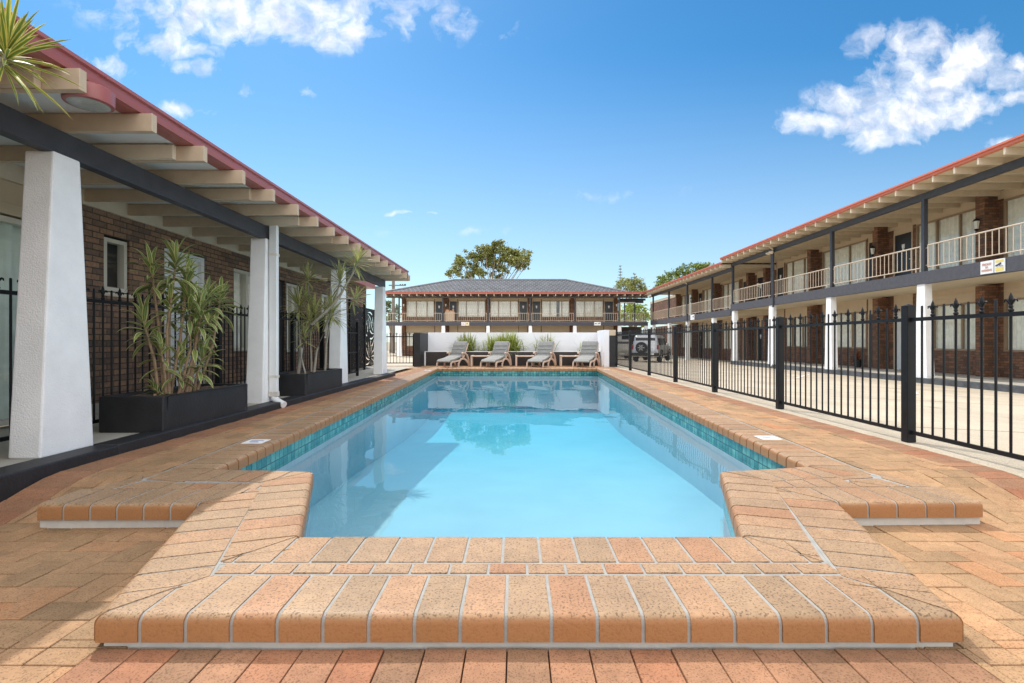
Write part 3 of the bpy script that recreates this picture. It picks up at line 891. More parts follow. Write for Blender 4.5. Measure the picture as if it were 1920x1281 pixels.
# wall pieces between the openings: (s0, s1, z0, z1)
ops = [(3.2, 5.10, .08, 2.0), (5.71, 6.09, 1.40, 2.04), (6.69, 7.56, .07, 2.08), (8.34, 9.3, .68, 2.06), (9.9, 10.2, .07, 2.04), (10.25, 10.95, .62, 2.04), (12.1, 12.7, .9, 2.0)]
m = MB(); s = -3.
for a, b, z0, z1 in ops:
    m.box(s, a, 0, .22, ZV, 2.30, PX)
    if z0 > .2: m.box(a, b, 0, .22, ZV, z0 - .002, PX)
    if a > 4: m.box(a, b, 0, .22, z1 + .002, 2.30, PX)
    s = b
m.box(s, 15.7, 0, .22, ZV, 2.46, PX)
m.box(-4.82, -7.5, 15.48, 15.7, ZV, 2.46)
m.build('wall', BRICKL, lw)
m = MB(); m.box(-3, 3.2, -.004, .2, .05, .13, PX)
m.box(5.10, 6.69, -.006, .05, ZV, .17, PX); m.box(7.56, 9.9, -.006, .05, ZV, .17, PX); m.box(10.2, 12.6, -.006, .05, ZV, .17, PX)
m.build('wall_base', CONC, lw)
m = MB(); m.box(3.2, 5.10, .0, .2, 2.0, 2.30, PX); m.box(-3, 3.2, -.003, 0, 2.0, 2.30, PX)
m.box(3.2, 5.10, -.012, .0, 2.10, 2.115, PX)
m.build('panel', BEIGEPANEL, lw)
m = MB(); m.box(-3, 12.4, -.03, .05, 2.302, 2.464, PX); m.build('wall_plate', BEIGEEND, lw)
m = MB(); m.box(-3, 12.0, .9, .95, 0, 2.4, PX); m.build('room_back', M('dim room wall', (.25, .25, .24)), lw)
window(lw, PX, 3.22, 5.08, .03, .09, 1.98, [.5], CREAMF, CURTG, .05)
w = window(lw, PX, 5.73, 6.07, .035, 1.42, 2.02, [], CREAMF, CURTG, .045)
for c in list(w.children):
    if c.name.startswith('curtain'): bpy.data.objects.remove(c)
m = MB(); m.box(5.74, 6.06, .10, .12, 1.43, 2.0, PX); m.build('insect_screen', M('dark insect screen', (.02, .022, .022), .5), w)
m = MB(); m.box(5.69, 6.11, -.03, .1, 1.36, 1.40, PX); m.build('sill', BEIGEEND, w)
d = None
m = MB(); m.box(6.70, 6.77, .0, .1, ZV, 2.07, PX); m.box(7.48, 7.55, .0, .1, ZV, 2.07, PX); m.box(6.77, 7.48, .0, .1, 2.0, 2.07, PX)
d = m.build('door', WHITEP, lw); 
m = MB(); m.box(6.77, 7.48, .05, .09, ZV, 2.0, PX); m.build('door_leaf', WHITEP, d)
window(lw, PX, 8.35, 9.29, .06, .69, 2.05, [.5], CREAMF, CURT, .05)
window(lw, PX, 10.26, 10.94, .06, .63, 2.03, [.5], CREAMF, CURT, .05)
m = MB(); m.box(9.91, 10.19, .04, .08, ZV, 2.03, PX); m.build('screen_door', DOORD, lw)
window(lw, PX, 12.12, 12.68, .06, .92, 1.98, [], CREAMF, CURT, .05)
# columns of the verandah (rendered, tapering along the building)
def lcol(y):
    m = MB()
    yb0, yb1, yt0, yt1 = y - .22, y + .22, y - .11, y + .11
    x0, x1 = -3.40, -3.20
    zb, zt = ZV, 2.17
    n = 10; vs = []
    for i in range(n + 1):
        t = i / n; z = zb + (zt - zb) * t
        a = yb0 + (yt0 - yb0) * t; b = yb1 + (yt1 - yb1) * t
        vs += [(x0 - .01 * (1 - t), a, z), (x1 + .01 * (1 - t), a, z), (x1 + .01 * (1 - t), b, z), (x0 - .01 * (1 - t), b, z)]
    fs = [(0, 3, 2, 1), tuple(range(4 * n, 4 * n + 4))]
    for i in range(n):
        for k in range(4): fs.append((4 * i + k, 4 * i + (k + 1) % 4, 4 * i + 4 + (k + 1) % 4, 4 * i + 4 + k))
    m.idx(vs, fs)
    m.build('column', STUCCO, lw, bevel=.012)
for y in (.68, 3.65, 6.66, 9.5, 12.42): lcol(y)
m = MB(); m.box(-3.30, -3.205, -3, 12.55, 2.165, 2.335); m.build('verandah_beam', CHAR, lw, bevel=.006)
k = 0
y = -1.18
while y < 12.6:
    m = MB(); m.box(-4.66, -2.575, y, y + .05, 2.336, 2.462); m.build('rafter', BEIGE, lw, bevel=.003)
    if k % 2 == 1:
        m = MB(); m.box(-3.6, -2.80, y - .048, y - .002, 2.340, 2.455); m.build('rafter_splice', BEIGEEND if k % 4 == 1 else BEIGE, lw, bevel=.003)
    y += .6; k += 1
m = MB(); m.box(-2.64, -2.60, 12.5, 12.545, 2.33, 2.46); m.box(-4.7, -2.64, 12.55, 12.6, 2.33, 2.46); m.build('barge_board', BEIGE, lw)
m = MB(); m.box(-4.62, -2.80, -3, 12.6, 2.466, 2.474); m.build('soffit', SOFFIT, lw)
m = MB()
prof = [(-2.66, 2.47), (-2.655, 2.50), (-2.665, 2.505), (-2.665, 2.545), (-2.645, 2.552), (-2.645, 2.575), (-2.67, 2.585), (-2.80, 2.585), (-2.80, 2.465), (-2.70, 2.463)]
vs = [(x, -3, z) for x, z in prof] + [(x, 12.62, z) for x, z in prof]; n = len(prof)
m.idx(vs, [(i, (i + 1) % n, n + (i + 1) % n, n + i) for i in range(n)] + [tuple(range(n)), tuple(range(n, 2 * n))])
for yy in [.3 + .75 * i for i in range(17)]: m.box(-2.652, -2.638, yy, yy + .012, 2.545, 2.556)
g = m.build('gutter', REDMET, lw)
m = MB(); m.box(-4.55, -4.38, 12.62, 15.9, 2.47, 2.70); m.box(-8.2, -4.55, 15.72, 15.9, 2.47, 2.70); m.build('end_gutter', REDMET, lw)
m = MB()
vs = [(-2.80, -3, 2.585), (-2.80, 12.62, 2.585), (-8.5, 12.62, 3.0), (-8.5, -3, 3.0), (-2.80, -3, 2.475), (-2.80, 12.62, 2.475), (-8.5, 12.62, 2.475), (-8.5, -3, 2.475)]
m.idx(vs, [(0, 1, 2, 3), (4, 5, 6, 7), (0, 1, 5, 4), (1, 2, 6, 5), (2, 3, 7, 6), (3, 0, 4, 7)])
m.build('roof', M('grey sheet roof', (.35, .36, .37), .5), lw)
m = MB(); m.box(-8.2, -4.56, 12.63, 15.71, 2.47, 2.68); m.build('end_roof', M('grey sheet end roof', (.35, .36, .37), .5), lw)
# downpipe by the second column
dp = MB(); dx, dy = -3.13, 6.62
dp.box(dx - .05, dx + .045, dy - .035, dy + .035, .16, 2.36)
pipe = dp.build('downpipe', WHITEP, lw, bevel=.006)
m = MB()
for z in (.38, 1.95): m.box(dx - .056, dx + .051, dy - .041, dy + .041, z, z + .03)
m.box(dx - .055, dx + .05, dy - .04, dy + .04, .14, .20)
m.build('pipe_band', M('stained white paint', (.66, .62, .54), .5, var=.25), pipe)
m = MB(); m.tube([(dx, dy, .20), (dx, dy, .12), (dx + .04, dy - .02, .085), (dx + .16, dy - .07, .035)], [.042, .042, .042, .044], 10); m.build('pipe_elbow', WHITEP, pipe, smooth=50)
# the round lamp under the gutter
t = thing('eave_lamp', 'round red bulkhead lamp with a frosted lens under the left gutter', 'lamp', (-2.73, 3.27, 2.40))
m = MB(); m.lathe((-2.73, 3.27, 2.36), [(.115, 0), (.132, .005), (.135, .02), (.135, .095), (.12, .105)], 28); m.build('lamp_housing', REDMET, t, smooth=40)
m = MB(); m.lathe((-2.73, 3.27, 2.352), [(.02, 0), (.09, .001), (.112, .007)], 28); m.build('lens', LENS, t, smooth=40)

# fences along the verandah
lf = thing('verandah_fence', 'black picket fence with fleur finials in front of the left brick wall', 'fence', (-3.75, 6, ZV))
ys = [.06, 2.19, 4.32, 6.45, 8.58, 9.9]
for y in ys: fence_post(lf, -3.75, y, ZV, 1.32, .06)
for a, b in zip(ys[:-1], ys[1:]): fence_panel(lf, (-3.75, a + .03), (-3.75, b - .03), 0, 1.195, .12, .1)
gf = thing('gate_fence', 'short black picket section standing between the third and fourth white columns', 'fence', (-3.62, 11, ZV))
for y in (9.95, 11.66): fence_post(gf, -3.62, y, ZV, 1.28, .055)
fence_panel(gf, (-3.62, 9.98), (-3.62, 11.63), 0, 1.02, .14, .1)
m = MB(); m.bar((-3.62, 9.98, .60), (-3.62, 11.63, .60), .02, .025); m.build('middle_rail', METAL, gf)

sc = thing('decorative_screen', 'black laser cut screen with palm leaf openings beside the fourth column', 'screen', (-4.2, 14, 0))
for y in (12.9, 14.15, 15.4):
    m = MB(); m.box(-4.225, -4.175, y - .025, y + .025, 0, 1.92); m.build('screen_post', METAL, sc)
m = MB(); ny, nz = 150, 110; y0, y1, z0, z1 = 12.93, 15.37, .14, 1.78
fans = [(13.15, .3, 0), (13.9, .95, .5), (14.75, .35, 1.1), (15.2, 1.1, .3), (13.2, 1.35, .9), (14.4, 1.62, 2.0), (13.7, .2, .2)]
def cut(y, z):
    for (fy, fz, ph) in fans:
        r = math.hypot(y - fy, z - fz)
        if .05 < r < .52:
            a = math.atan2(z - fz, y - fy) + r * .9
            if math.sin(a * 13 + ph) > .72 + .5 * abs(r - .28): return True
    return False
for i in range(ny):
    for j in range(nz):
        ya, yb = y0 + (y1 - y0) * i / ny, y0 + (y1 - y0) * (i + 1) / ny
        za, zb = z0 + (z1 - z0) * j / nz, z0 + (z1 - z0) * (j + 1) / nz
        if 2 < i < ny - 3 and 2 < j < nz - 3 and abs(i - ny / 2) > 2 and cut((ya + yb) / 2, (za + zb) / 2): continue
        m.face([(-4.198, ya, za), (-4.198, yb, za), (-4.198, yb, zb), (-4.198, ya, zb)])
pnl = m.build('screen_panel', METAL, sc)
md = pnl.modifiers.new('thick', 'SOLIDIFY'); md.thickness = .004

# ------------------------------------------------------------------ planters and their plants
def planter(x0, x1, y0, y1, z1, label, z0=ZV):
    t = thing('planter_box', label, 'planter', ((x0 + x1) / 2, (y0 + y1) / 2, z0), 0, 'black planter boxes on the verandah edge')
    m = MB(); w = .06
    m.box(x0, x1, y0, y0 + w, z0, z1); m.box(x0, x1, y1 - w, y1, z0, z1); m.box(x0, x0 + w, y0 + w, y1 - w, z0, z1); m.box(x1 - w, x1, y0 + w, y1 - w, z0, z1)
    m.build('planter_wall', BLACK, t, bevel=.01)
    m = MB(); nx, ny = 8, 16; vs = []; fs = []
    for j in range(ny + 1):
        for i in range(nx + 1):
            vs.append((x0 + w + (x1 - x0 - 2 * w) * i / nx, y0 + w + (y1 - y0 - 2 * w) * j / ny, z1 - .03 + random.uniform(-.012, .018)))
    for j in range(ny):
        for i in range(nx):
            a = j * (nx + 1) + i; fs.append((a, a + 1, a + nx + 2, a + nx + 1))
    m.idx(vs, fs); m.build('soil', MULCH, t)
    return t
planter(-3.60, -3.04, 4.41, 5.80, .372, 'long black planter box holding broad striped plants, nearest whole one')
planter(-3.58, -3.03, 7.36, 8.92, .378, 'black planter box between the second and third columns')
planter(-3.62, -3.06, 1.35, 2.75, .372, 'black planter box under the roof corner nearest the camera')

def blade(mb, p, d, L, w, droop, n=6, fold=.25, tone=.5, up=V((0, 0, 1)), twist=0.):
    """strap leaf: arcs over with gravity, uv.x runs across"""
    p = V(p); d = V(d).normalized()
    side = d.cross(up)
    if side.length < .05: side = V((1, 0, 0))
    side.normalize()
    if twist: side = (Matrix.Rotation(twist, 3, d) @ side).normalized()
    pts = []; q = p.copy(); dd = d.copy()
    for i in range(n + 1):
        t = i / n
        ww = w * (math.sin(math.pi * min(max((t * .9 + .10), 0), 1)) ** .8) if t < 1 else 0.0
        pts.append((q.copy(), max(ww, .0004), dd.copy()))
        q = q + dd * (L / n)
        dd = (dd + V((0, 0, -1)) * droop * (1.6 * t + .25) / n).normalized()
    for i in range(n):
        (a, wa_, da), (b, wb_, db) = pts[i], pts[i + 1]
        na = side.cross(da).normalized(); nb = side.cross(db).normalized()
        la, lb = a - side * wa_ / 2 + na * fold * wa_ * .5, b - side * wb_ / 2 + nb * fold * wb_ * .5
        ra, rb = a + side * wa_ / 2 + na * fold * wa_ * .5, b + side * wb_ / 2 + nb * fold * wb_ * .5
        mb.face([la, a, b, lb], [(0, i / n), (.5, i / n), (.5, (i + 1) / n), (0, (i + 1) / n)], tone)
        mb.face([a, ra, rb, b], [(.5, i / n), (1, i / n), (1, (i + 1) / n), (.5, (i + 1) / n)], tone)

def rosette(mb, c, ax, n, L, w, droop, spread=(20, 100), jit=.25, stack=.08):
    c = V(c); ax = V(ax).normalized()
    a = ax.cross(V((.3, .9, .1))).normalized(); b = ax.cross(a).normalized()
    for i in range(n):
        ph = i * 2.39996 + random.uniform(-.3, .3); t = (i + .5) / n
        th = R(spread[0] + (spread[1] - spread[0]) * t + random.uniform(-9, 9))
        d = ax * math.cos(th) + (a * math.cos(ph) + b * math.sin(ph)) * math.sin(th)
        blade(mb, c - ax * stack * t, d, L * random.uniform(1 - jit, 1 + jit * .6), w * random.uniform(.8, 1.15), droop * random.uniform(.6, 1.35), tone=min(max(random.gauss(.5, .22), 0), 1), twist=random.uniform(-.4, .4))

# broad striped plant in the first planter
t = thing('dracaena', 'bushy striped broad leaf plant with tan canes in the first black planter', 'plant', (-3.30, 5.0, .35))
st = MB(); lv = MB()
heads = [((-3.38, 4.84), (-3.44, 4.72, 1.04), .27, 15), ((-3.36, 4.88), (-3.42, 4.80, 1.54), .27, 16), ((-3.33, 4.90), (-3.24, 4.88, 1.62), .30, 20), ((-3.34, 4.95), (-3.20, 4.98, 1.46), .28, 18),
         ((-3.28, 5.02), (-3.10, 5.04, 1.14), .26, 18), ((-3.26, 5.06), (-3.12, 5.18, 1.30), .26, 18), ((-3.28, 5.0), (-3.26, 4.98, .66), .25, 16), ((-3.22, 5.12), (-3.15, 5.16, .70), .25, 18), ((-3.32, 4.90), (-3.30, 4.88, 1.20), .26, 14),
         ((-3.34, 4.88), (-3.36, 4.84, .78), .24, 9), ((-3.24, 5.08), (-3.17, 5.06, .96), .25, 16), ((-3.40, 4.80), (-3.39, 4.78, .41), .13, 14), ((-3.22, 5.16), (-3.06, 5.30, 1.33), .24, 16), ((-3.28, 4.98), (-3.18, 4.98, 1.24), .26, 16)]
for (bx, by), h, L, n in heads:
    b = V((bx, by, .34)); h = V(h); mid = b.lerp(h, .5) + V((random.uniform(-.04, .04), random.uniform(-.04, .04), 0)) - V((0, 0, .02))
    st.tube([b, b.lerp(mid, .5), mid, mid.lerp(h, .5), h], [.016, .014, .013, .011, .009], 7)
    rosette(lv, h + V((0, 0, .02)), (h - mid).normalized() + V((0, 0, .5)), int(n * 1.5), L, .044, 1.7, (8, 112), stack=.22)
st.build('cane', STEMB, t, smooth=50); lv.build('leaves', LEAFV, t, smooth=80)
# slender plant in the second planter
t = thing('dragon_tree', 'slender bare stemmed plant with narrow spiky leaf tufts in the second black planter', 'plant', (-3.3, 8.1, .35))
st = MB(); lv = MB()
stems = [([(-3.30, 7.75, .36), (-3.26, 7.78, .75), (-3.12, 7.8, 1.10), (-2.86, 7.85, 1.36), (-2.72, 7.85, 1.52), (-2.50, 7.85, 1.90), (-2.42, 7.82, 2.07)], .026),
         ([(-3.16, 8.0, .36), (-3.12, 8.0, .70), (-3.0, 8.0, 1.0), (-2.9, 8.02, 1.30)], .022),
         ([(-3.1, 8.3, .36), (-3.08, 8.3, .8), (-3.0, 8.3, 1.28)], .020),
         ([(-2.78, 7.85, 1.44), (-2.74, 7.84, 1.6), (-2.70, 7.84, 1.78)], .016),
         ([(-2.72, 7.87, 1.5), (-2.58, 8.0, 1.52), (-2.52, 8.1, 1.52)], .012),
         ([(-3.36, 7.9, .36), (-3.34, 7.9, .9), (-3.36, 7.9, 1.4)], .016), ([(-3.28, 8.2, .36), (-3.3, 8.2, 1.0), (-3.32, 8.15, 1.86)], .016), ([(-3.18, 7.72, .36), (-3.24, 7.72, .6), (-3.26, 7.72, .9)], .014)]
for pts, r0 in stems: st.tube(pts, [r0 * (1 - .5 * i / len(pts)) for i in range(len(pts))], 8)
for c, ax, n, L in [((-2.42, 7.82, 2.07), (.4, 0, .8), 46, .30), ((-2.70, 7.84, 1.80), (-.1, 0, 1), 50, .34), ((-2.52, 8.1, 1.54), (.5, .2, .6), 30, .28),
                    ((-2.9, 8.02, 1.32), (.2, 0, 1), 54, .38), ((-3.0, 8.3, 1.30), (0, 0, 1), 54, .38), ((-3.12, 7.9, 1.30), (-.3, 0, .9), 50, .38), ((-3.36, 7.9, 1.42), (-.2, 0, 1), 50, .36), ((-3.32, 8.15, 1.88), (0, 0, 1), 34, .28), ((-3.34, 8.12, 1.55), (-.3, 0, .6), 26, .28),
                    ((-3.22, 7.85, 1.18), (-.6, 0, .4), 36, .34), ((-3.2, 7.75, .92), (.1, 0, 1), 22, .22)]:
    rosette(lv, c, ax, n, L, .022, .75, (5, 120), stack=.10)
st.build('stem', BARK, t, smooth=50); lv.build('leaves', LEAFD, t, smooth=80)
# tall one at the roof corner
t = thing('dragon_tree', 'sunlit yellow green spiky tuft poking in at the top left roof corner', 'plant', (-3.3, 2.0, .35))
st = MB(); lv = MB()
st.tube([(-3.3, 2.0, .36), (-3.15, 2.05, 1.0), (-2.75, 2.2, 1.6), (-2.48, 2.38, 1.98), (-2.395, 2.40, 2.20)], [.03, .027, .024, .02, .016], 8)
rosette(lv, (-2.39, 2.40, 2.22), (.15, -.1, 1), 40, .27, .020, .35, (0, 75), stack=.05)
rosette(lv, (-2.39, 2.40, 2.18), (.3, -.1, .5), 30, .27, .018, .75, (60, 125), stack=.05)
st.build('stem', BARK, t, smooth=50); lv.build('leaves', LEAFY, t, smooth=80)

# ------------------------------------------------------------------ pool fence on the right
pf = thing('pool_fence', 'long black steel pool fence with fleur finials along the right side of the pool', 'fence', (3.34, 8, 0))
FXX = 3.34
pys = [.10, 2.23] + [4.36 + 2.127 * k for k in range(7)]
zf = lambda y: zdeck(0, y) * .6 - .004
for y in pys: fence_post(pf, FXX, y, zf(y), 1.15, .075)
for a, b in zip(pys[:-1], pys[1:]): fence_panel(pf, (FXX, a + .037), (FXX, b - .037), 0, 1.018, .065)
# gate at the far left
pg = thing('pool_gate', 'black picket gate at the far left beside the white wall', 'gate', (-3.9, 17.5, 0))
fence_post(pg, -3.46, 17.3, 0, 1.10, .07); fence_post(pg, -4.62, 17.3, 0, 1.10, .07)
fence_panel(pg, (-4.58, 17.3), (-3.50, 17.3), 0, .99, .10, .105)
# white wall with the raised bed
ww = thing('pool_end_wall', 'white block wall with dark end piers and a raised bed behind the loungers', 'wall', (0, 18, 0))
m = MB(); m.box(-3.20, 3.10, 18.55, 18.72, -.02, 1.165); m.box(2.93, 3.10, 17.06, 18.55, -.02, 1.225); m.build('wall', WHITEWALL, ww, bevel=.008)
m = MB(); m.box(-3.42, -3.205, 17.06, 18.72, -.02, 1.135); m.box(3.104, 3.31, 17.05, 18.6, -.02, 1.04); m.build('end_pier', BLACK, ww, bevel=.008)
m = MB(); m.box(3.104, 3.31, 17.05, 18.6, 1.042, 1.225); m.build('pier_cap', BEIGEPANEL, ww, bevel=.006)
m = MB(); m.box(-3.20, 2.926, 17.86, 18.0, -.02, .475); m.build('bed_wall', DARKBROWN, ww, bevel=.006)
m = MB(); m.box(-3.2, 2.926, 17.855, 18.01, .478, .497); m.box(-3.203, -3.155, 17.845, 17.858, 0, .47); m.build('bed_capping', WHITEWALL, ww)
m = MB(); m.box(-3.19, 2.92, 18.01, 18.54, .1, .44); m.build('soil', MULCH, ww)
def clump(x, y, z, n, L, label, yellow=.5, w=.030):
    t = thing('grass_clump', label, 'plant', (x, y, z), 0, 'strappy grass clumps in the raised bed')
    lv = MB()
    for i in range(n):
        a = random.uniform(0, 6.283); th = R(min(abs(random.gauss(0, 50)), 86))
        d = V((math.sin(th) * math.cos(a), math.sin(th) * math.sin(a) * .6, math.cos(th)))
        blade(lv, (x + random.gauss(0, .10 + n * .0002), y + random.gauss(0, .04), z), d, L * random.uniform(.55, 1.1), w * random.uniform(.7, 1.2), random.uniform(1.0, 2.9), 7, .2, min(max(random.gauss(yellow, .25), 0), 1))
    lv.build('leaves', LEAFG, t, smooth=80)
clump(-1.78, 18.25, .46, 220, .72, 'green strappy grass clump behind the leftmost lounger', .45)
clump(-.30, 18.25, .46, 460, .78, 'largest yellowish grass clump behind the second lounger', .65)
clump(-.78, 18.25, .46, 140, .72, 'low yellowing grass clump just left of the largest clump', .8)
clump(1.06, 18.25, .46, 100, .70, 'sparse grass clump behind the third lounger', .5, .022)
clump(2.35, 18.2, .46, 30, .5, 'tiny thin grass tuft behind the rightmost lounger', .5, .016)

# ------------------------------------------------------------------ loungers and side tables
def rbox(mb, prof_c, th, y0, y1, rr=.02, nseg=1):
    """cushion-like strip: centre line in x,z swept over y0..y1, rounded ends"""
    n = len(prof_c); up = []; lo = []
    for i, (x, z) in enumerate(prof_c):
        a = prof_c[max(i - 1, 0)]; b = prof_c[min(i + 1, n - 1)]
        d = V((b[0] - a[0], b[1] - a[1])).normalized(); nn = V((-d.y, d.x))
        e = th / 2 * (1 if 0 < i < n - 1 else .55)
        up.append((x + nn.x * e, z + nn.y * e)); lo.append((x - nn.x * e, z - nn.y * e))
    ring = up + lo[::-1]; m = len(ring)
    ysl = [y0, y0 + rr, y1 - rr, y1]; cx = sum(p[0] for p in ring) / m; cz = sum(p[1] for p in ring) / m
    vs = []
    for k, y in enumerate(ysl):
        for (x, z), (px, pz) in zip(ring, list(prof_c) + list(prof_c)[::-1]):
            f = .35 if k in (0, 3) else 0
            vs.append((x + (px - x) * f, y, z + (pz - z) * f))
    fs = [tuple(range(m)), tuple(range(3 * m, 4 * m))]
    for k in range(3):
        for i in range(m):
            j = (i + 1) % m; fs.append((k * m + i, k * m + j, (k + 1) * m + j, (k + 1) * m + i))
    mb.idx(vs, fs)

def sweep(mb, pts, w, y0, y1):
    """flat plastic frame member following pts in x,z, w wide in that plane, y0..y1 thick"""
    n = len(pts); a = []; b = []
    for i, p in enumerate(pts):
        q0 = pts[max(i - 1, 0)]; q1 = pts[min(i + 1, n - 1)]
        d = V((q1[0] - q0[0], q1[1] - q0[1])).normalized(); nn = V((-d.y, d.x)) * w / 2
        a.append((p[0] + nn.x, p[1] + nn.y)); b.append((p[0] - nn.x, p[1] - nn.y))
    vs = [(x, y0, z) for x, z in a] + [(x, y0, z) for x, z in b] + [(x, y1, z) for x, z in a] + [(x, y1, z) for x, z in b]
    fs = []
    for i in range(n - 1):
        fs += [(i, i + 1, n + i + 1, n + i), (2 * n + i, 2 * n + i + 1, 3 * n + i + 1, 3 * n + i), (i, i + 1, 2 * n + i + 1, 2 * n + i), (n + i, n + i + 1, 3 * n + i + 1, 3 * n + i)]
    fs += [(0, n, 3 * n, 2 * n), (n - 1, 2 * n - 1, 4 * n - 1, 3 * n - 1)]
    mb.idx(vs, fs)

def lounger():
    t = thing('sun_lounger', 'x', 'sun lounger', (0, 0, 0), 0, 'sun loungers along the end of the pool')
    hw = .33
    for sgn in (-1, 1):
        y0, y1 = (sgn * hw, sgn * (hw - .045))
        m = MB(); sweep(m, [(.02, 0), (.03, .10), (.06, .165), (.14, .19), (.30, .20), (.46, .215)], .05, y0, y1); m.build('front_leg', PLASTIC, t, bevel=.006)
        m = MB(); sweep(m, [(.44, 0), (.445, .10), (.49, .20), (.60, .275), (.72, .285), (.86, .24), (1.0, .12), (1.06, 0)], .062, y0, y1); m.build('rear_leg', PLASTIC, t, bevel=.006)
        m = MB(); sweep(m, [(.60, .47), (.66, .485), (.78, .475), (.90, .40), (.99, .24), (1.04, .04)], .045, sgn * (hw + .03), sgn * (hw - .03)); sweep(m, [(.68, .46), (.70, .28)], .04, y0, y1); m.build('armrest', PLASTIC, t, bevel=.006)
        m = MB(); sweep(m, [(.72, .27), (.80, .40), (.92, .62), (1.02, .83)], .05, sgn * (hw - .05), sgn * (hw - .02)); m.build('back_frame', PLASTIC, t, bevel=.005)
    m = MB()
    for i in range(7): m.box(.06 + i * .095, .12 + i * .095, -hw + .045, hw - .045, .185 + .012 * i, .20 + .012 * i)
    m.build('seat_slats', PLASTIC, t)
    m = MB(); rbox(m, [(-.02, .185), (.05, .235), (.20, .255), (.36, .285), (.50, .325), (.62, .355), (.74, .345)], .075, -hw + .05, hw - .05, .03); m.build('seat_cushion', CUSHION, t, smooth=50)
    m = MB()
    base = [(.70, .33), (.76, .45), (.83, .58), (.90, .71), (.965, .84), (.99, .885)]
    rbox(m, base, .07, -hw + .04, hw - .04, .03)
    m.build('back_cushion', CUSHION, t, smooth=50)
    m = MB()
    for x, z in [(.725, .475), (.79, .60), (.86, .73)]:
        m.tube([(x, -hw + .06, z), (x, hw - .06, z)], .006, 6)
    m.build('cushion_seam', M('dark cushion seam', (.09, .09, .09), .95), t)
    return t
lg0 = lounger()
spots = [(-2.38, 16.70, 58, 'leftmost grey cushioned sun lounger, stretched furthest to the left'), (-.92, 16.68, 62, 'second grey sun lounger from the left, in front of the largest grass clump'),
         (.60, 16.68, 62, 'third grey sun lounger from the left, in front of the sparse grass clump'), (2.12, 16.68, 64, 'rightmost grey sun lounger, next to the white wall return')]
for i, (x, y, a, lb) in enumerate(spots):
    o = lg0 if i == 0 else copy_tree(lg0)
    o.location = (x, y, .0); o.rotation_euler.z = R(a); o['label'] = lb; o.scale = (.95,) * 3
def side_table():
    t = thing('side_table', 'x', 'table', (0, 0, 0), 0, 'plastic side tables between the loungers')
    m = MB(); m.box(-.31, .31, -.2, .2, .325, .36); m.box(-.32, -.22, -.21, .21, .322, .372); m.box(.22, .32, -.21, .21, .322, .372); m.build('tabletop', PLASTIC, t, bevel=.008)
    for sx in (-1, 1):
        for sy in (-1, 1):
            m = MB(); m.box(sx * .29 - .03, sx * .29 + .03, sy * .16 - .03, sy * .16 + .03, 0, .324); m.build('leg', PLASTIC, t, bevel=.006)
    return t
tb0 = side_table()
for i, (x, y, lb) in enumerate([(-1.22, 17.42, 'plastic side table between the first and second loungers'), (.29, 17.42, 'plastic side table between the second and third loungers'), (1.80, 17.42, 'plastic side table between the third and fourth loungers')]):
    o = tb0 if i == 0 else copy_tree(tb0)
    o.location = (x, y, 0); o['label'] = lb

# ------------------------------------------------------------------ two storey gallery buildings
def door(root, P, s0, s1, d, z0, z1, mat, plaque=True):
    m = MB(); m.box(s0, s0 + .05, d - .02, d + .06, z0, z1, P); m.box(s1 - .05, s1, d - .02, d + .06, z0, z1, P); m.box(s0 + .05, s1 - .05, d - .02, d + .06, z1 - .05, z1, P)
    o = m.build('door', BEIGEPANEL, root)
    m = MB(); m.box(s0 + .05, s1 - .05, d + .01, d + .05, z0, z1 - .05, P); m.build('door_leaf', mat, o)
    c = (s0 + s1) / 2; zc = z0 + (z1 - z0) * .72
    if plaque:
        m = MB()
        m.box(c - .07, c + .07, d - .006, d + .01, zc - .03, zc + .13, P); m.box(c - .045, c + .045, d - .006, d + .01, zc - .13, zc - .032, P); m.build('door_plaque', SIGNW, o)
    m = MB(); m.lathe(P((s0 + .13), d - .02, z0 + (z1 - z0) * .48), [(.02, -.02), (.03, 0), (.02, .02)], 8); m.build('door_knob', RIM, o)
    return o

def lantern(root, P, s, d, z):
    m = MB(); c = P(s, d - .10, z)
    m.lathe((c[0], c[1], c[2] + .12), [(.10, 0), (.07, .05), (.02, .10)], 8); m.lathe((c[0], c[1], c[2] - .14), [(.03, -.05), (.06, 0), (.05, .012)], 8)
    a = P(s, d, z + .2); m.bar(P(s, d, z + .17), P(s, d - .10, z + .17), .02)
    o = m.build('wall_lantern', METAL, root)
    m = MB(); m.lathe((c[0], c[1], c[2] - .125), [(.05, 0), (.085, .24), (.08, .245)], 6); m.build('lantern_glass', LANT, o)

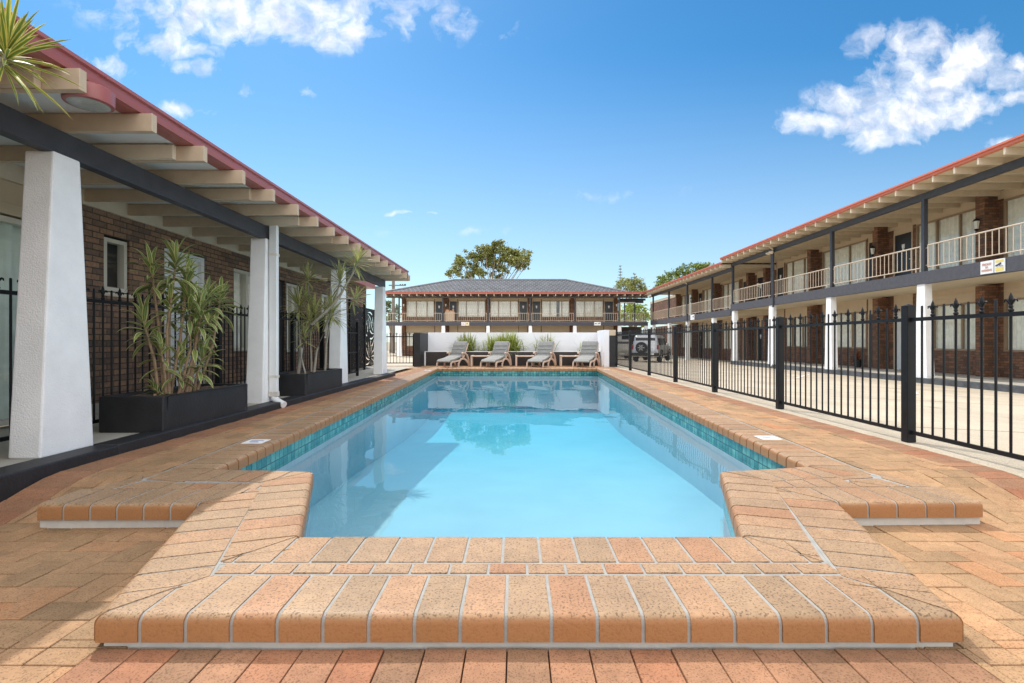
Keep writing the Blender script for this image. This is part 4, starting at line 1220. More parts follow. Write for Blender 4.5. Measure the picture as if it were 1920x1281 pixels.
def gallery(root, P, s0, s1, z, posts, cols, piers, ups, downs, D=2.7, pierd=.45, raf=.72, gut=REDMET, lat=None, railto=None, colmat=STUCCO, endwalls=True, wall_range=None, lants=(), sofmat=None):
    zg, zsb, zst, zbb, zbt, zrt, zgt, zrail = z
    w0, w1 = wall_range or (s0, s1)
    Z1 = zrt - .02
    # walls
    for (za, zb, opn, name) in ((zg, zsb, downs, 'lower'), (zst, Z1, ups, 'upper')):
        m = MB(); s = w0
        zb += .07 if name == 'lower' else 0
        for kind, a, b, q0, q1 in opn:
            if a > s + .01: m.box(s, a, D, D + .2, za, zb, P)
            if kind == 'w' and q0 > za + .05: m.box(a, b, D, D + .2, za, q0 - .003, P)
            mp = MB(); mp.box(a, b, D - .01, D + .2, q1 + .003, zb, P)
            zz = q1 + .16
            while zz < zb - .05:
                mp.box(a, b, D - .022, D - .01, zz, zz + .012, P); zz += .16
            mp.build('panel', BEIGEPANEL, root)
            s = b
        if w1 > s + .01: m.box(s, w1, D, D + .2, za, zb, P)
        m.build('wall', BRICKR, root)
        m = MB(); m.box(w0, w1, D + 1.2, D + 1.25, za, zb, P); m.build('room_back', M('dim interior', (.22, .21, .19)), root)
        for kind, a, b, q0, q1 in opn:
            if kind == 'w':
                g = None; rr_ = random.random()
                if rr_ < .35: c_ = a + (b - a) * random.uniform(.3, .7); g = (c_ - random.uniform(.06, .2), c_ + random.uniform(.06, .2))
                window(root, P, a, b, D - .0, q0, q1, random.choice([[.33, .67], [.30, .72], [.36, .74]]) if b - a > 1.8 else [.5], BROWNF, CURT, .055, g)
                if q0 > za + .05:
                    pass
            else:
                door(root, P, a, b, D, q0, q1, DOORP if kind == 'p' else DOORD)
    for a, b in piers:
        for (za, zb) in ((zg, zsb), (zst, Z1)):
            m = MB(); m.box(a, b, D - pierd, D - .002, za, zb, P); m.build('brick_pier', BRICKR, root)
    for s_, zz in lants: lantern(root, P, s_, D - pierd, zz)
    # slab, walkway
    m = MB(); m.box(s0, s1, 0, .16, zsb, zst - .03, P); m.build('balcony_band', CHARBAND, root)
    m = MB(); m.box(s0, s1, .162, D - .001, zsb + .06, zst - .01, P); m.build('balcony_slab', CREAMSOF, root)
    m = MB(); m.box(s0, s1, .30, D + .1, zg - .6, zg, P); m.build('walkway', CONC, root)
    m = MB(); m.box(s0, s1, -.02, .298, zg - .6, zg - .004, P); m.build('kerb', KERBGREY, root)
    # columns and posts
    for c in cols:
        m = MB(); n = 6; vs = []
        for i in range(n + 1):
            t = i / n; h = .25 - .10 * t; q = .006 * (1 - t)
            for ss, dd in ((c - h, .03 - q), (c + h, .03 - q), (c + h, .25 + q), (c - h, .25 + q)): vs.append(P(ss, dd, zg - .004 + (zsb - zg + .003) * t))
        fs = [(0, 3, 2, 1), tuple(range(4 * n, 4 * n + 4))]
        for i in range(n):
            for k in range(4): fs.append((4 * i + k, 4 * i + (k + 1) % 4, 4 * i + 4 + (k + 1) % 4, 4 * i + 4 + k))
        m.idx(vs, fs); m.build('column', colmat, root)
    for c in posts:
        m = MB(); m.box(c - .06, c + .06, .03, .15, zst - .03, zbb, P); m.build('post', CHAR, root)
    m = MB(); m.box(s0, s1, .03, .16, zbb, zbt, P); m.build('roof_beam', CHAR, root)
    n = int((s1 - s0) / raf)
    for i in range(n + 1):
        a = s0 + .1 + i * (s1 - s0 - .25) / n
        m = MB(); m.box(a, a + .055, -.58, D + .1, zbt + .002, zrt, P); m.build('rafter', BEIGE if False else BEIGEEND, root)
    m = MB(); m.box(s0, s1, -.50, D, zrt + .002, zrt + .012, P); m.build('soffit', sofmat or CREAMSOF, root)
    m = MB(); m.box(w0, w1, D - .03, D, zst + (Z1 - zst) * .9, Z1, P); m.build('wall_plate', BEIGEPANEL, root)
    # gutter
    m = MB()
    prof = [(-.58, zrt + .004), (-.61, zrt + .02), (-.60, zrt + (zgt - zrt) * .55), (-.64, zrt + (zgt - zrt) * .65), (-.64, zgt), (-.47, zgt), (-.47, zrt + .004)]
    vs = [P(s0, d_, z_) for d_, z_ in prof] + [P(s1, d_, z_) for d_, z_ in prof]; k = len(prof)
    m.idx(vs, [(i, (i + 1) % k, k + (i + 1) % k, k + i) for i in range(k)] + [tuple(range(k)), tuple(range(k, 2 * k))]); m.build('gutter', gut, root)
    # balustrade bays
    pp = sorted(posts)
    ends = [s0] + pp + [railto if railto is not None else s1]
    for a, b in zip(ends[:-1], ends[1:]):
        if b - a < .5: continue
        a += .14; b -= .14
        m = MB()
        m.tube([P(a, .09, zrail), P(b, .09, zrail)], .022, 8); zlo = zst + .10
        m.tube([P(a, .09, zlo), P(b, .09, zlo)], .018, 8)
        n = max(2, int((b - a) / .19))
        for i in range(n + 1):
            s = a + (b - a) * i / n
            m.tube([P(s, .09, zlo), P(s, .09, zrail)], .018 if i in (0, n) else .0115, 6)
        for i in range(1, n, max(3, n // 3)):
            s = a + (b - a) * i / n; m.tube([P(s, .09, zst - .03), P(s, .09, zlo)], .018, 6)
        for zz in (zlo + .06, zrail - .08):
            m.tube([P(a - .09, .09, zz), P(a, .09, zz)], .012, 6); m.tube([P(b, .09, zz), P(b + .09, .09, zz)], .012, 6)
        m.build('balustrade', RAILM, root)

XR = 12.5
PR = lambda s, d, z: (XR + d, s, z)
def zset(dz): return (-.276 + dz, 2.61 + dz, 3.02 + dz, 5.21 + dz, 5.41 + dz, 5.58 + dz, 5.715 + dz, 3.79 + dz)
def rooms(lst, dz):
    up = []; dn = []
    for kind, a, b in lst:
        if kind == 'w': up.append(('w', a, b, 3.09 + dz, 5.26 + dz)); dn.append(('w', a, b, .53 + dz, 2.16 + dz))
        else:
            up.append(('d', a, b, 3.02 + dz, 5.12 + dz)); dn.append(('p' if a < 20 or a > 45 else 'd', a, b, -.276 + dz, 2.05 + dz))
    return up, dn
ra = thing('motel_block', 'two storey brick motel block on the right with the raised orange gutter nearest the camera', 'building', (XR, 20, -.276))
up, dn = rooms([('w', 11.9, 15.95), ('w', 16.6, 19.45), ('d', 19.62, 20.6), ('d', 21.3, 22.1), ('w', 22.2, 25.4), ('w', 26.2, 28.9), ('d', 29.05, 29.84)], 0)
gallery(ra, PR, 9.5, 29.87, zset(0), [11.1, 15.79, 20.4, 25.16, 29.75], [11.1, 15.86, 20.55, 25.25, 29.6], [(11.45, 11.75), (16.13, 16.45), (20.9, 21.2), (25.65, 25.97)], up, dn, gut=ORMET,
        lants=[(21.05, 4.55), (16.3, 4.55)])
rb = thing('motel_block', 'lower stepped two storey motel block further along the right side', 'building', (XR, 38, -.53))
up, dn = rooms([('d', 31.4, 32.3), ('d', 33.2, 34.3), ('w', 34.9, 37.7), ('w', 38.7, 41.6), ('d', 41.8, 42.7), ('d', 43.3, 44.2), ('w', 44.4, 47.0)], -.26)
gallery(rb, PR, 29.88, 47.6, zset(-.26), [32.9, 37.7, 42.2, 47.06], [32.7, 37.7, 42.2, 47.0], [(30.3, 30.6), (32.55, 32.85), (38.06, 38.4), (42.8, 43.1), (47.2, 47.5)], up, dn, gut=ORMET, wall_range=(29.88, 58), lants=[(31.0, 4.25), (38.2, 4.3), (42.95, 4.3)])
def shed_roof(root, s0, s1, zb, P, run=9):
    m = MB()
    vs = [P(s0, -.5, zb), P(s1, -.5, zb), P(s1, run, zb + run * .24), P(s0, run, zb + run * .24), P(s0, -.5, zb - .06), P(s1, -.5, zb - .06), P(s1, run, zb - .06), P(s0, run, zb - .06)]
    m.idx(vs, [(0, 1, 2, 3), (4, 5, 6, 7), (0, 1, 5, 4), (1, 2, 6, 5), (2, 3, 7, 6), (3, 0, 4, 7)]); m.build('roof', ROOFT, root)
shed_roof(ra, 9.5, 29.87, 5.68, PR); shed_roof(rb, 29.88, 47.6, 5.42, PR)
for root, s, dz in ((ra, 24.85, 0), (rb, 37.4, -.26)):
    m = MB(); m.box(XR - .055, XR - .005, s - .04, s + .04, 2.5 + dz, 5.35 + dz); p = m.build('downpipe', CHAR, root)
    m = MB(); m.box(XR - .055, XR - .005, s - .04, s + .04, -.30 + dz, 2.498 + dz); m.tube([(XR - .03, s, -.2 + dz), (XR - .16, s, -.36 + dz)], .04, 8); m.build('pipe_foot', WHITEP, p)
    m = MB(); m.tube([(XR - .03, s, 5.30 + dz), (XR - .2, s, 5.44 + dz), (XR - .45, s, 5.50 + dz)], .045, 8); m.build('pipe_offset', RAILM, p)
m = MB(); m.box(XR + .3, XR + .34, 20.4, 20.42, 3, 3.1)

fb = thing('motel_block', 'two storey motel block with grey tiled hip roof across the end of the pool', 'building', (0, 48, -.55))
PF = lambda s, d, z: (s, 48 + d, z)
def fr(lst):
    up = []; dn = []
    for kind, a, b in lst:
        if kind == 'w': up.append(('w', a, b, 3.2, 4.80)); dn.append(('w', a, b, .35, 1.75))
        else: up.append(('d', a, b, 2.685, 4.78)); dn.append(('d', a, b, -.55, 1.7))
    return up, dn
up, dn = fr([('w', -10.75, -8.0), ('d', -7.92, -7.15), ('d', -6.55, -5.75), ('w', -5.68, -3.0), ('w', -2.55, .2), ('d', .26, 1.1), ('d', 1.55, 2.4), ('w', 2.48, 5.2), ('w', 5.8, 8.5), ('d', 8.58, 9.5)])
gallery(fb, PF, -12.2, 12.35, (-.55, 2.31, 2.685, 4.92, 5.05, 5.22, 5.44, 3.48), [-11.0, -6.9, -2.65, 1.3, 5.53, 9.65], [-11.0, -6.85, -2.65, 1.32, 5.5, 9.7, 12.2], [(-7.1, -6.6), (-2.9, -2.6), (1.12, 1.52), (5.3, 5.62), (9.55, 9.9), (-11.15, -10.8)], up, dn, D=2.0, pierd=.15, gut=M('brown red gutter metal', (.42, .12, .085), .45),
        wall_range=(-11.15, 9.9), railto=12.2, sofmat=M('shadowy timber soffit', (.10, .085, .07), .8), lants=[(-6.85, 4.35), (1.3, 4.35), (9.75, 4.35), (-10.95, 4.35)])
m = MB(); m.box(9.7, 9.9, 50.2, 56, -.55, 5.2); m.box(-11.15, -10.95, 50.2, 56, -.55, 5.2); m.build('side_wall', BRICKR, fb)
m = MB(); x0, x1, y0, y1, zr, ze = -12.3, 10.3, 47.45, 57.5, 7.12, 5.40
yr = 52.45; xl, xr_ = -6.3, 5.1
m.idx([(x0, y0, ze), (x1, y0, ze), (x1, y1, ze), (x0, y1, ze), (xl, yr, zr), (xr_, yr, zr)], [(0, 1, 5, 4), (1, 2, 5), (2, 3, 4, 5), (3, 0, 4), (0, 3, 2, 1)]); m.build('roof', ROOFT, fb)
m = MB()
for a, b in (((x0, y0, ze + .02), (xl, yr, zr + .02)), ((x1, y0, ze + .02), (xr_, yr, zr + .02)), ((xl, yr, zr + .02), (xr_, yr, zr + .02))): m.tube([a, b], .10, 8)
m.build('ridge_capping', M('grey ridge tile', (.17, .175, .19), .6, var=.2, vs=3), fb)
m = MB(); m.box(10.3, 12.4, 47.5, 50.5, 5.24, 5.36); m.build('link_roof', CHAR, fb)
m = MB(); m.box(9.9, 12.5, 50.3, 50.42, 4.6, 4.95); m.box(9.95, 12.4, 49.1, 49.2, 4.75, 4.95); m.build('link_beam', CHAR, fb)
m = MB(); m.box(9.95, 11.4, 49.0, 49.12, 4.52, 4.60); m.build('strip_light', WHITEP, fb)
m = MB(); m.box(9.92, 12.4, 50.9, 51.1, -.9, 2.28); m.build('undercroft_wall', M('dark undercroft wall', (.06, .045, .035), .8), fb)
for s in (10.6, 11.6):
    m = MB(); m.box(s, s + .1, 50.3, 50.4, 2.68, 4.6); m.build('post', CHAR, fb)
m = MB()
for zz in (3.46, 2.8): m.tube([(9.95, 50.35, zz), (12.4, 50.35, zz)], .02, 6)
for i in range(13): m.tube([(9.95 + .2 * i, 50.35, 2.7), (9.95 + .2 * i, 50.35, 3.46)], .012, 5)
m.build('balustrade', RAILM, fb)
# things on the far balcony
t = thing('laundry_cart', 'beige canvas laundry cart with folded towels on the far upper balcony', 'cart', (-6.2, 48.5, 2.69))
m = MB(); m.box(-6.72, -5.85, 48.3, 48.9, 2.72, 3.66); m.build('cart_bag', CARTM, t, bevel=.03)
m = MB(); m.box(-6.66, -6.35, 48.35, 48.8, 3.66, 3.84); m.box(-6.3, -6.1, 48.35, 48.8, 3.66, 3.76); m.box(-6.05, -5.92, 48.4, 48.8, 3.66, 3.9); m.build('towels', CARTI, t, bevel=.02)

# ------------------------------------------------------------------ signs
def text(body, size, mat, parent, loc, rot, ext=.002):
    c = bpy.data.curves.new('lettering', 'FONT'); c.body = body; c.size = size; c.align_x = 'CENTER'; c.align_y = 'CENTER'; c.extrude = ext; c.offset = .004 * size / .12
    c.materials.append(mat)
    tmp = bpy.data.objects.new('lettering', c); me = bpy.data.meshes.new_from_object(tmp)
    o = bpy.data.objects.new('lettering', me); link(o, parent); bpy.data.objects.remove(tmp)
    o.location = V(loc) - worg(parent); o.rotation_euler = rot
    return o
def sign_pair(P, s, d, z0, z1, w, rot, lab1, lab2, sgn, n1=(0, 0, 0)):
    """white parking sign and yellow camera sign, side by side on the balcony band"""
    h = z1 - z0
    pc = lambda ss, zz: P(ss, d - .026, zz)
    a = thing('parking_sign', lab1, 'sign', P(s, d, z0)); m = MB(); m.box(s - w * .58, s + w * .58, d - .02, d - .004, z0, z1, P); m.build('sign_board', SIGNW, a)
    for k, (tx, sz) in enumerate((('FRONT', .25), ('IN', .22), ('PARKING', .22))):
        text(tx, h * sz * .95, SIGNR, a, pc(s, z0 + h * (.72 - .23 * k)), rot)
    s2 = s + sgn * w * 1.12
    b = thing('camera_sign', lab2, 'sign', P(s2, d, z0)); m = MB(); m.box(s2 - w * .45, s2 + w * .45, d - .02, d - .004, z0, z1, P); m.build('sign_board', SIGNW, b)
    m = MB(); m.box(s2 - w * .36, s2 + w * .36, d - .024, d - .0205, z0 + h * .74, z0 + h * .93, P); m.box(s2 - w * .36, s2 + w * .36, d - .024, d - .0205, z0 + h * .07, z0 + h * .36, P); m.build('yellow_band', SIGNY, b)
    m = MB(); q = .024
    for (ca, cb, th) in (((-.30, .50), (.14, .66), .10), ((.0, .52), (.05, .44), .03), ((.05, .44), (.32, .44), .025)):
        m.bar(P(s2 + sgn * ca[0] * w, d - q, z0 + ca[1] * h), P(s2 + sgn * cb[0] * w, d - q, z0 + cb[1] * h), .006, th * h * 1.3, up=V(P(0, -1, 0)) - V(P(0, 0, 0))) if False else m.tube([P(s2 + sgn * ca[0] * w, d - q, z0 + ca[1] * h), P(s2 + sgn * cb[0] * w, d - q, z0 + cb[1] * h)], th * h * .62, 8)
    m.build('camera_symbol', SIGNB, b)
rotR = (R(90), 0, R(-90))
sign_pair(PR, 13.58, 0, 2.64, 2.98, .32, rotR, 'white FRONT IN PARKING sign on the grey balcony edge at far right', 'yellow and white security camera sign on the right balcony edge', -1)
rotF = (R(90), 0, 0)
sign_pair(PF, -4.95, 0, 2.31, 2.66, .34, rotF, 'small white parking sign on the far block balcony edge, left of centre', 'small yellow camera sign beside it on the far block balcony edge', 1)
t = thing('balcony_sign', 'wide pale sign on the far block balcony edge towards the right', 'sign', (7.6, 47.98, 2.32)); m = MB(); m.box(7.3, 7.92, 47.965, 47.995, 2.33, 2.66); m.build('sign_board', SIGNW, t)
m = MB(); m.tube([(7.68, 47.955, 2.5), (7.86, 47.955, 2.57)], .035, 6); m.box(7.36, 7.54, 47.958, 47.9645, 2.47, 2.53); m.build('printed_mark', SIGNB, t)
t = thing('balcony_sign', 'small white sign on the stepped right block balcony edge', 'sign', (XR, 36.6, 2.3)); m = MB(); m.box(XR - .02, XR - .004, 35.9, 36.7, 2.36, 2.74); m.build('sign_board', SIGNW, t)
m = MB(); m.box(XR - .026, XR - .0205, 36.02, 36.2, 2.54, 2.62); m.build('printed_mark', SIGNB, t)
for (x, y, z, lb) in ((12.35, 24.75, 5.15, 'pale floodlight at the right block roof beam by the dark downpipe'), (12.3, 46.9, 4.93, 'pale twin floodlight at the inner corner of the two blocks')):
    t = thing('floodlight', lb, 'lamp', (x, y, z))
    m = MB(); m.lathe((x - .05, y, z), [(.04, -.09), (.09, .06), (.085, .09)], 10, 'x'); m.tube([(x, y, z), (x + .1, y + .1, z + .05)], .03, 6); m.lathe((x - .02, y + .35, z), [(.04, -.09), (.09, .06), (.085, .09)], 10, 'x'); m.bar((x + .05, y, z), (x + .05, y + .36, z), .04); m.build('floodlight_head', BEIGEEND, t, smooth=40)

# parking bay lines
LINEP = M('worn white line paint', (.72, .70, .65), .8, var=.25, vs=9)
for k in range(5):
    m = MB(); n = 10; y0 = 10.6 + 4.6 * k
    for q in range(n):
        (xa, ya), (xb, yb) = ((8.3 + 2.6 * t, y0 + 3.8 * t) for t in (q / n, (q + 1) / n))
        m.face([(xa - .05, ya, zcar(xa, ya) + .009), (xa + .05, ya, zcar(xa, ya) + .009), (xb + .05, yb, zcar(xb, yb) + .009), (xb - .05, yb, zcar(xb, yb) + .009)])
    o = m.build('parking_line', LINEP); tag(o, kind='structure')

# small plant pot by the right wall
t = thing('pot_plant', 'small potted red leaved plant on the right ground floor walkway', 'plant', (14.6, 21.9, -.276))
m = MB(); m.lathe((14.6, 21.9, -.276), [(.12, 0), (.17, .3), (.18, .34), (.15, .34)], 12); m.build('pot', BLACKPL, t, smooth=40)
lv = MB(); rosette(lv, (14.6, 21.9, .15), (0, 0, 1), 40, .42, .06, 1.0, (5, 100), stack=.15); lv.build('leaves', leaf_mat('dull red leaf', [(0, (.20, .06, .04)), (1, (.25, .10, .05))]), t)

# ------------------------------------------------------------------ vehicles
def rings(mb, rs, n=5):
    """stack of rounded rectangles (x0,x1,halfwidth,z,corner radius)"""
    vs = []; m = 4 * (n + 1)
    for x0, x1, w, z, r in rs:
        for (cx, cy, a0) in ((x1 - r, w - r, 0), (x0 + r, w - r, 90), (x0 + r, -w + r, 180), (x1 - r, -w + r, 270)):
            for k in range(n + 1):
                a = R(a0 + 90 * k / n); vs.append((cx + r * math.cos(a), cy + r * math.sin(a), z))
    fs = [tuple(range(m))[::-1], tuple(range((len(rs) - 1) * m, len(rs) * m))]
    for i in range(len(rs) - 1):
        for k in range(m): fs.append((i * m + k, i * m + (k + 1) % m, (i + 1) * m + (k + 1) % m, (i + 1) * m + k))
    mb.idx(vs, fs)
def wheel(root, x, y, z, r=.36, w=.24, ax='y', name='wheel'):
    m = MB(); m.lathe((x, y, z), [(r * .62, -w / 2), (r * .92, -w / 2), (r, -w * .32), (r, w * .32), (r * .92, w / 2), (r * .62, w / 2)], 24, ax); o = m.build(name, TYRE, root, smooth=40)
    m = MB(); sg = 1 if y > 0 else -1
    if ax == 'x': sg = -1
    q = sg * w * .44
    m.lathe((x, y, z), [(r * .60, min(0, q)), (r * .64, max(0, q))] if False else [(r * .5, q * .6), (r * .62, q * 1.08), (r * .60, q * 1.14), (r * .54, q * .9)], 20, ax)
    for k in range(6):
        a = k * math.pi / 3
        c, s_ = math.cos(a), math.sin(a)
        if ax == 'y': m.bar((x + c * .03, y + q, z + s_ * .03), (x + c * r * .58, y + q * 1.02, z + s_ * r * .58), .05, .03, up=(0, 1, 0))
        else: m.bar((x + q, y + c * .03, z + s_ * .03), (x + q * 1.02, y + c * r * .58, z + s_ * r * .58), .05, .03, up=(1, 0, 0))
    m.build('rim', RIM, o, smooth=40)
    return o
def suv(label, paint, spare, loc, rz, scale=1., name='parked_car'):
    t = thing(name, label, 'car', (0, 0, 0))
    m = MB(); rings(m, [(0.02, 4.3, .82, .36, .12), (0, 4.38, .87, .46, .16), (0, 4.40, .885, .70, .18), (0.02, 4.36, .88, .92, .2), (.05, 4.15, .85, 1.02, .22)]); b = m.build('body', paint, t, smooth=45)
    m = MB(); rings(m, [(.05, 3.35, .85, 1.0, .14), (.10, 2.95, .80, 1.25, .14), (.17, 2.60, .735, 1.60, .16), (.25, 2.45, .70, 1.70, .18), (.4, 2.3, .6, 1.735, .2)]); m.build('cabin', paint, t, smooth=45)
    m = MB(); m.tube([(.35, .62, 1.79), (2.2, .62, 1.79)], .02, 6); m.tube([(.35, -.62, 1.79), (2.2, -.62, 1.79)], .02, 6); m.build('roof_rail', BLACKPL, t)
    # glass: rear, sides, windscreen
    m = MB(); g = .012
    m.face([(.085 - g, -.66, 1.10), (.085 - g, .66, 1.10), (.172 - g, .60, 1.56), (.172 - g, -.60, 1.56)]); m.build('rear_window', CARGLASS, t)
    for sg in (-1, 1):
        m = MB()
        for xa, xb, xc, xd in ((.28, .95, .98, .36), (1.02, 1.78, 1.78, 1.05), (1.85, 2.72, 2.48, 1.85)):
            m.face([(xa, sg * (.825 + g), 1.10), (xb, sg * (.825 + g), 1.10), (xc, sg * (.755 + g), 1.53), (xd, sg * (.755 + g), 1.53)])
        m.build('side_window', CARGLASS, t)
        m = MB(); m.box(-.012, .06, sg * .80 - .055, sg * .80 + .055, .82, 1.10); m.build('tail_light', REDLAMP, t, bevel=.015)
        m = MB(); m.box(-.03, .03, sg * .62 - .12, sg * .62 + .12, .50, .56); m.build('bumper_light', REDLAMP, t)
        m = MB(); m.box(4.2, 4.385, sg * .68 - .13, sg * .68 + .13, .74, .9); m.build('headlight', LENS, t, bevel=.02)
        m = MB(); m.box(2.35, 2.5, sg * .95 - .09, sg * .95 + .09, 1.05, 1.2); m.build('mirror', paint, t, bevel=.03)
        m = MB(); m.box(.9, 3.1, sg * .895 - .012, sg * .895 + .012, .42, .52); m.build('side_moulding', BLACKPL, t)
        for x in (.82, 3.5): wheel(t, x, sg * .76, .36)
        m = MB()
        for x in (.82, 3.5):
            pts = [(x + .44 * math.cos(a), sg * .885, .36 + .44 * math.sin(a)) for a in [i * math.pi / 10 for i in range(11)]]
            m.tube(pts, .035, 6)
        m.build('wheel_arch', BLACKPL, t)
    m = MB(); rings(m, [(-.10, .12, .86, .40, .06), (-.13, .12, .88, .48, .07), (-.12, .12, .87, .60, .07)]); m.build('rear_bumper', BLACKPL if spare else paint, t, smooth=45)
    m = MB(); m.box(-.14, -.125, -.62 if spare else -.2, -.22 if spare else .2, .48, .58); m.build('number_plate', SIGNW, t)
    m = MB(); m.face([(2.98, -.70, 1.12), (2.98, .70, 1.12), (2.60, .62, 1.55), (2.60, -.62, 1.55)]); m.build('windscreen', CARGLASS, t)
    if spare:
        wheel(t, -.17, .18, .93, .37, .22, 'x', 'spare_wheel')
    t.location = loc; t.rotation_euler = (0, 0, rz); t.scale = (scale,) * 3
    return t
def at_car(px, Y): return (px - 968) / 960 * Y
x = at_car(1209, 30.0); suv('silver four wheel drive with spare wheel on its tailgate behind the pool fence', PAINTS, True, (x, 30.0, zcar(x, 30) + 0), R(90 - 27), .92)
x = at_car(1166, 35.5); suv('beige wagon parked to the left of the silver four wheel drive', PAINTG, False, (x, 35.5, zcar(x, 35.5)), R(90 - 5), .82)

# ------------------------------------------------------------------ trees
def leaves(mb, c, r, n, s, flat=.8):
    for _ in range(n):
        q = V((random.gauss(0, .55), random.gauss(0, .55), random.gauss(0, .55)))
        p = V(c) + V((q.x * r, q.y * r, q.z * r * flat))
        a = V((random.gauss(0, 1), random.gauss(0, 1), random.gauss(0, .6))).normalized()
        b = a.cross(V((random.gauss(0, 1), random.gauss(0, 1), random.gauss(0, 1)))).normalized()
        L = s * random.uniform(.6, 1.3); w = L * random.uniform(.28, .5)
        mb.face([p - a * L / 2, p + b * w / 2, p + a * L / 2, p - b * w / 2], [(.5, .5)] * 4, min(max(random.gauss(.5, .28), 0), 1))
def tree(name, label, base, hub, clumps, leaf, bark, s, n, rt=.3, cat='tree'):
    t = thing(name, label, cat, base)
    tr = MB(); base = V(base); hub = V(hub)
    tr.tube([base, base.lerp(hub, .5) + V((.1, 0, 0)), hub], [rt, rt * .8, rt * .65], 9)
    cr = MB()
    for c, r in clumps:
        c = V(c); a = base.lerp(hub, random.uniform(.75, 1.0))
        mid = a.lerp(c, .5) + V((random.uniform(-.05, .05), random.uniform(-.05, .05), -.08)) * (c - a).length
        tr.tube([a, a.lerp(mid, .6), mid, mid.lerp(c, .6), c], [rt * .38, rt * .30, rt * .22, rt * .15, rt * .07], 6)
        for k in range(3):
            e = c + V((random.uniform(-1, 1), random.uniform(-1, 1), random.uniform(-.6, 1))) * r * .9
            tr.tube([mid.lerp(c, .7), c.lerp(e, .5), e], [rt * .11, rt * .07, rt * .03], 5)
        leaves(cr, c, r, int(n * r * r * .8), s)
        for k in range(5):
            e = c + V((random.uniform(-1, 1), random.uniform(-1, 1), random.uniform(-.8, .8))) * r * 1.35
            leaves(cr, e, r * .5, int(n * r * r * .25), s)
    tr.build('trunk', bark, t, smooth=60); cr.build('crown', leaf, t)
    return t
def pxp(px, py, Y): return ((px - 968) / 960 * Y, Y, CAMZ + (640 - py) / 960 * Y)
def cl(lst, Y, dy=2.): return [((lambda q: (q[0], q[1] + random.uniform(-dy, dy), q[2]))(pxp(px, py, Y)), r / 960 * Y) for px, py, r in lst]
gum = [(840, 512, 4), (850, 504, 8), (862, 486, 8), (860, 497, 7), (868, 495, 6), (882, 478, 7), (887, 498, 9), (891, 505, 7), (884, 510, 5), (903, 472, 10), (899, 482, 8), (911, 470, 7), (914, 492, 8), (921, 480, 7), (925, 492, 8), (931, 462, 6), (928, 470, 8), (941, 471, 9), (945, 482, 7), (937, 499, 7), (948, 478, 9), (957, 488, 7), (960, 473, 9), (970, 476, 9), (981, 483, 9), (987, 488, 6), (973, 500, 6), (960, 492, 8), (945, 505, 6), (904, 514, 6), (878, 520, 5), (932, 520, 6), (862, 518, 5), (986, 497, 4), (922, 510, 4)]
tree('gum_tree', 'broad open crowned gum tree rising behind the far tiled roof', pxp(925, 668, 80), pxp(922, 556, 80), cl([(a_, b_, c_ * 1.12) for a_, b_, c_ in gum], 80, 2.5), GUML, GUMB, .40, 520, .30)
g2 = [(1158, 540, 7), (1166, 534, 8), (1175, 527, 8), (1184, 526, 8), (1192, 528, 8), (1200, 534, 8), (1206, 541, 7), (1178, 540, 9), (1190, 540, 9), (1170, 546, 8), (1201, 548, 8), (1189, 550, 8)]
tree('gum_tree', 'round olive tree above the corner where the two blocks meet', pxp(1182, 668, 85), pxp(1182, 556, 85), cl(g2, 85, 1.5), GUML, GUMB, .36, 260, .35)
g3 = [(1230, 538, 7), (1238, 530, 7), (1246, 522, 8), (1256, 522, 9), (1266, 514, 9), (1275, 508, 9), (1284, 512, 9), (1292, 505, 9), (1302, 502, 9), (1312, 499, 8), (1300, 512, 10), (1282, 522, 10), (1262, 530, 10), (1320, 500, 7), (1310, 508, 9), (1250, 536, 9)]
tree('leafy_tree', 'long green tree top showing over the stepped right roof', pxp(1280, 668, 78), pxp(1276, 535, 78), cl(g3, 78, 2), BUSHL, GUMB, .40, 220, .4)
g4 = [(1165, 594, 9), (1172, 584, 9), (1182, 578, 10), (1192, 584, 10), (1200, 592, 9), (1182, 594, 11), (1172, 602, 10), (1195, 602, 10), (1205, 585, 9), (1212, 596, 9), (1158, 604, 9)]
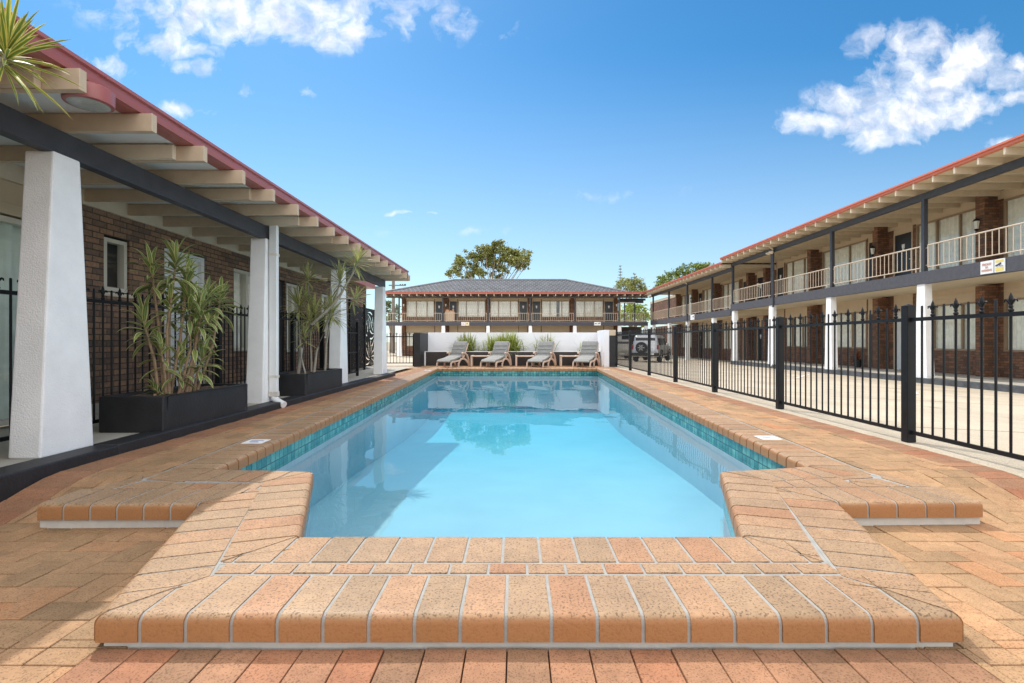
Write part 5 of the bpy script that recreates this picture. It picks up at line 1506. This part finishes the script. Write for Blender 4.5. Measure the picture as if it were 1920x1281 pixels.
tree('leafy_tree', 'bright yellow green tree seen through the open stair landing', pxp(1184, 668, 62), pxp(1184, 615, 62), cl(g4, 62, 1.5), leaf_mat('yellow green leaf', [(0, (.26, .33, .04)), (1, (.26, .33, .04))], tone=.5), GUMB, .36, 260, .2)
g5 = [(728, 570, 8), (736, 580, 8), (742, 592, 7), (730, 590, 9), (724, 582, 9), (738, 600, 8), (744, 575, 4)]
tree('leafy_tree', 'deep green tree beside the left end of the far block', pxp(732, 668, 62), pxp(732, 605, 62), cl(g5, 62, 1.5), DARKL, GUMB, .36, 240, .2)
for px, top, lb in ((1163, 498, 'taller of two thin pine tips behind the corner tree'), (1190, 513, 'shorter thin pine tip just above the corner tree')):
    t = thing('pine_tree', lb, 'tree', pxp(px, 668, 130)); tr = MB(); a = V(pxp(px, 668, 130)); b = V(pxp(px, top, 130)); tr.tube([a, b], [.3, .05], 6); tr.build('trunk', GUMB, t)
    lv = MB(); k = 0
    while k < 7:
        zc = b.z - .3 - k * .75; rr = .2 + .10 * k
        for i in range(7):
            an = i * .9 + k; e = V((b.x + rr * math.cos(an), b.y + rr * math.sin(an), zc + .15)); leaves(lv, e, .2, 4, .28, .5); leaves(lv, V((b.x, b.y, zc)).lerp(e, .5), .16, 3, .28, .5)
        k += 1
    lv.build('crown', DARKL, t)
# bushes screening the ground behind the far block, and the utility pole
t = thing('utility_pole', 'timber power pole with crossarms behind the left end of the far block', 'pole', (-14.4, 60, -1))
m = MB(); m.tube([(-14.4, 60, -2), (-14.4, 60, 8.2)], [.22, .17], 10); m.build('pole', POLEW, t, smooth=40)
m = MB(); m.box(-14.9, -12.9, 59.78, 59.92, 7.32, 7.44); m.box(-14.6, -13.3, 59.78, 59.92, 6.72, 6.86); m.build('crossarm', POLEW, t)
m = MB()
for x in (-13.55, -13.3, -13.05, -12.95): m.lathe((x, 59.85, 7.44), [(.05, 0), (.08, .04), (.05, .1)], 8)
m.lathe((-14.15, 59.8, 6.4), [(.02, 0), (.12, .05), (.12, .45), (.02, .5)], 10); m.build('insulator', BLACKPL, t)
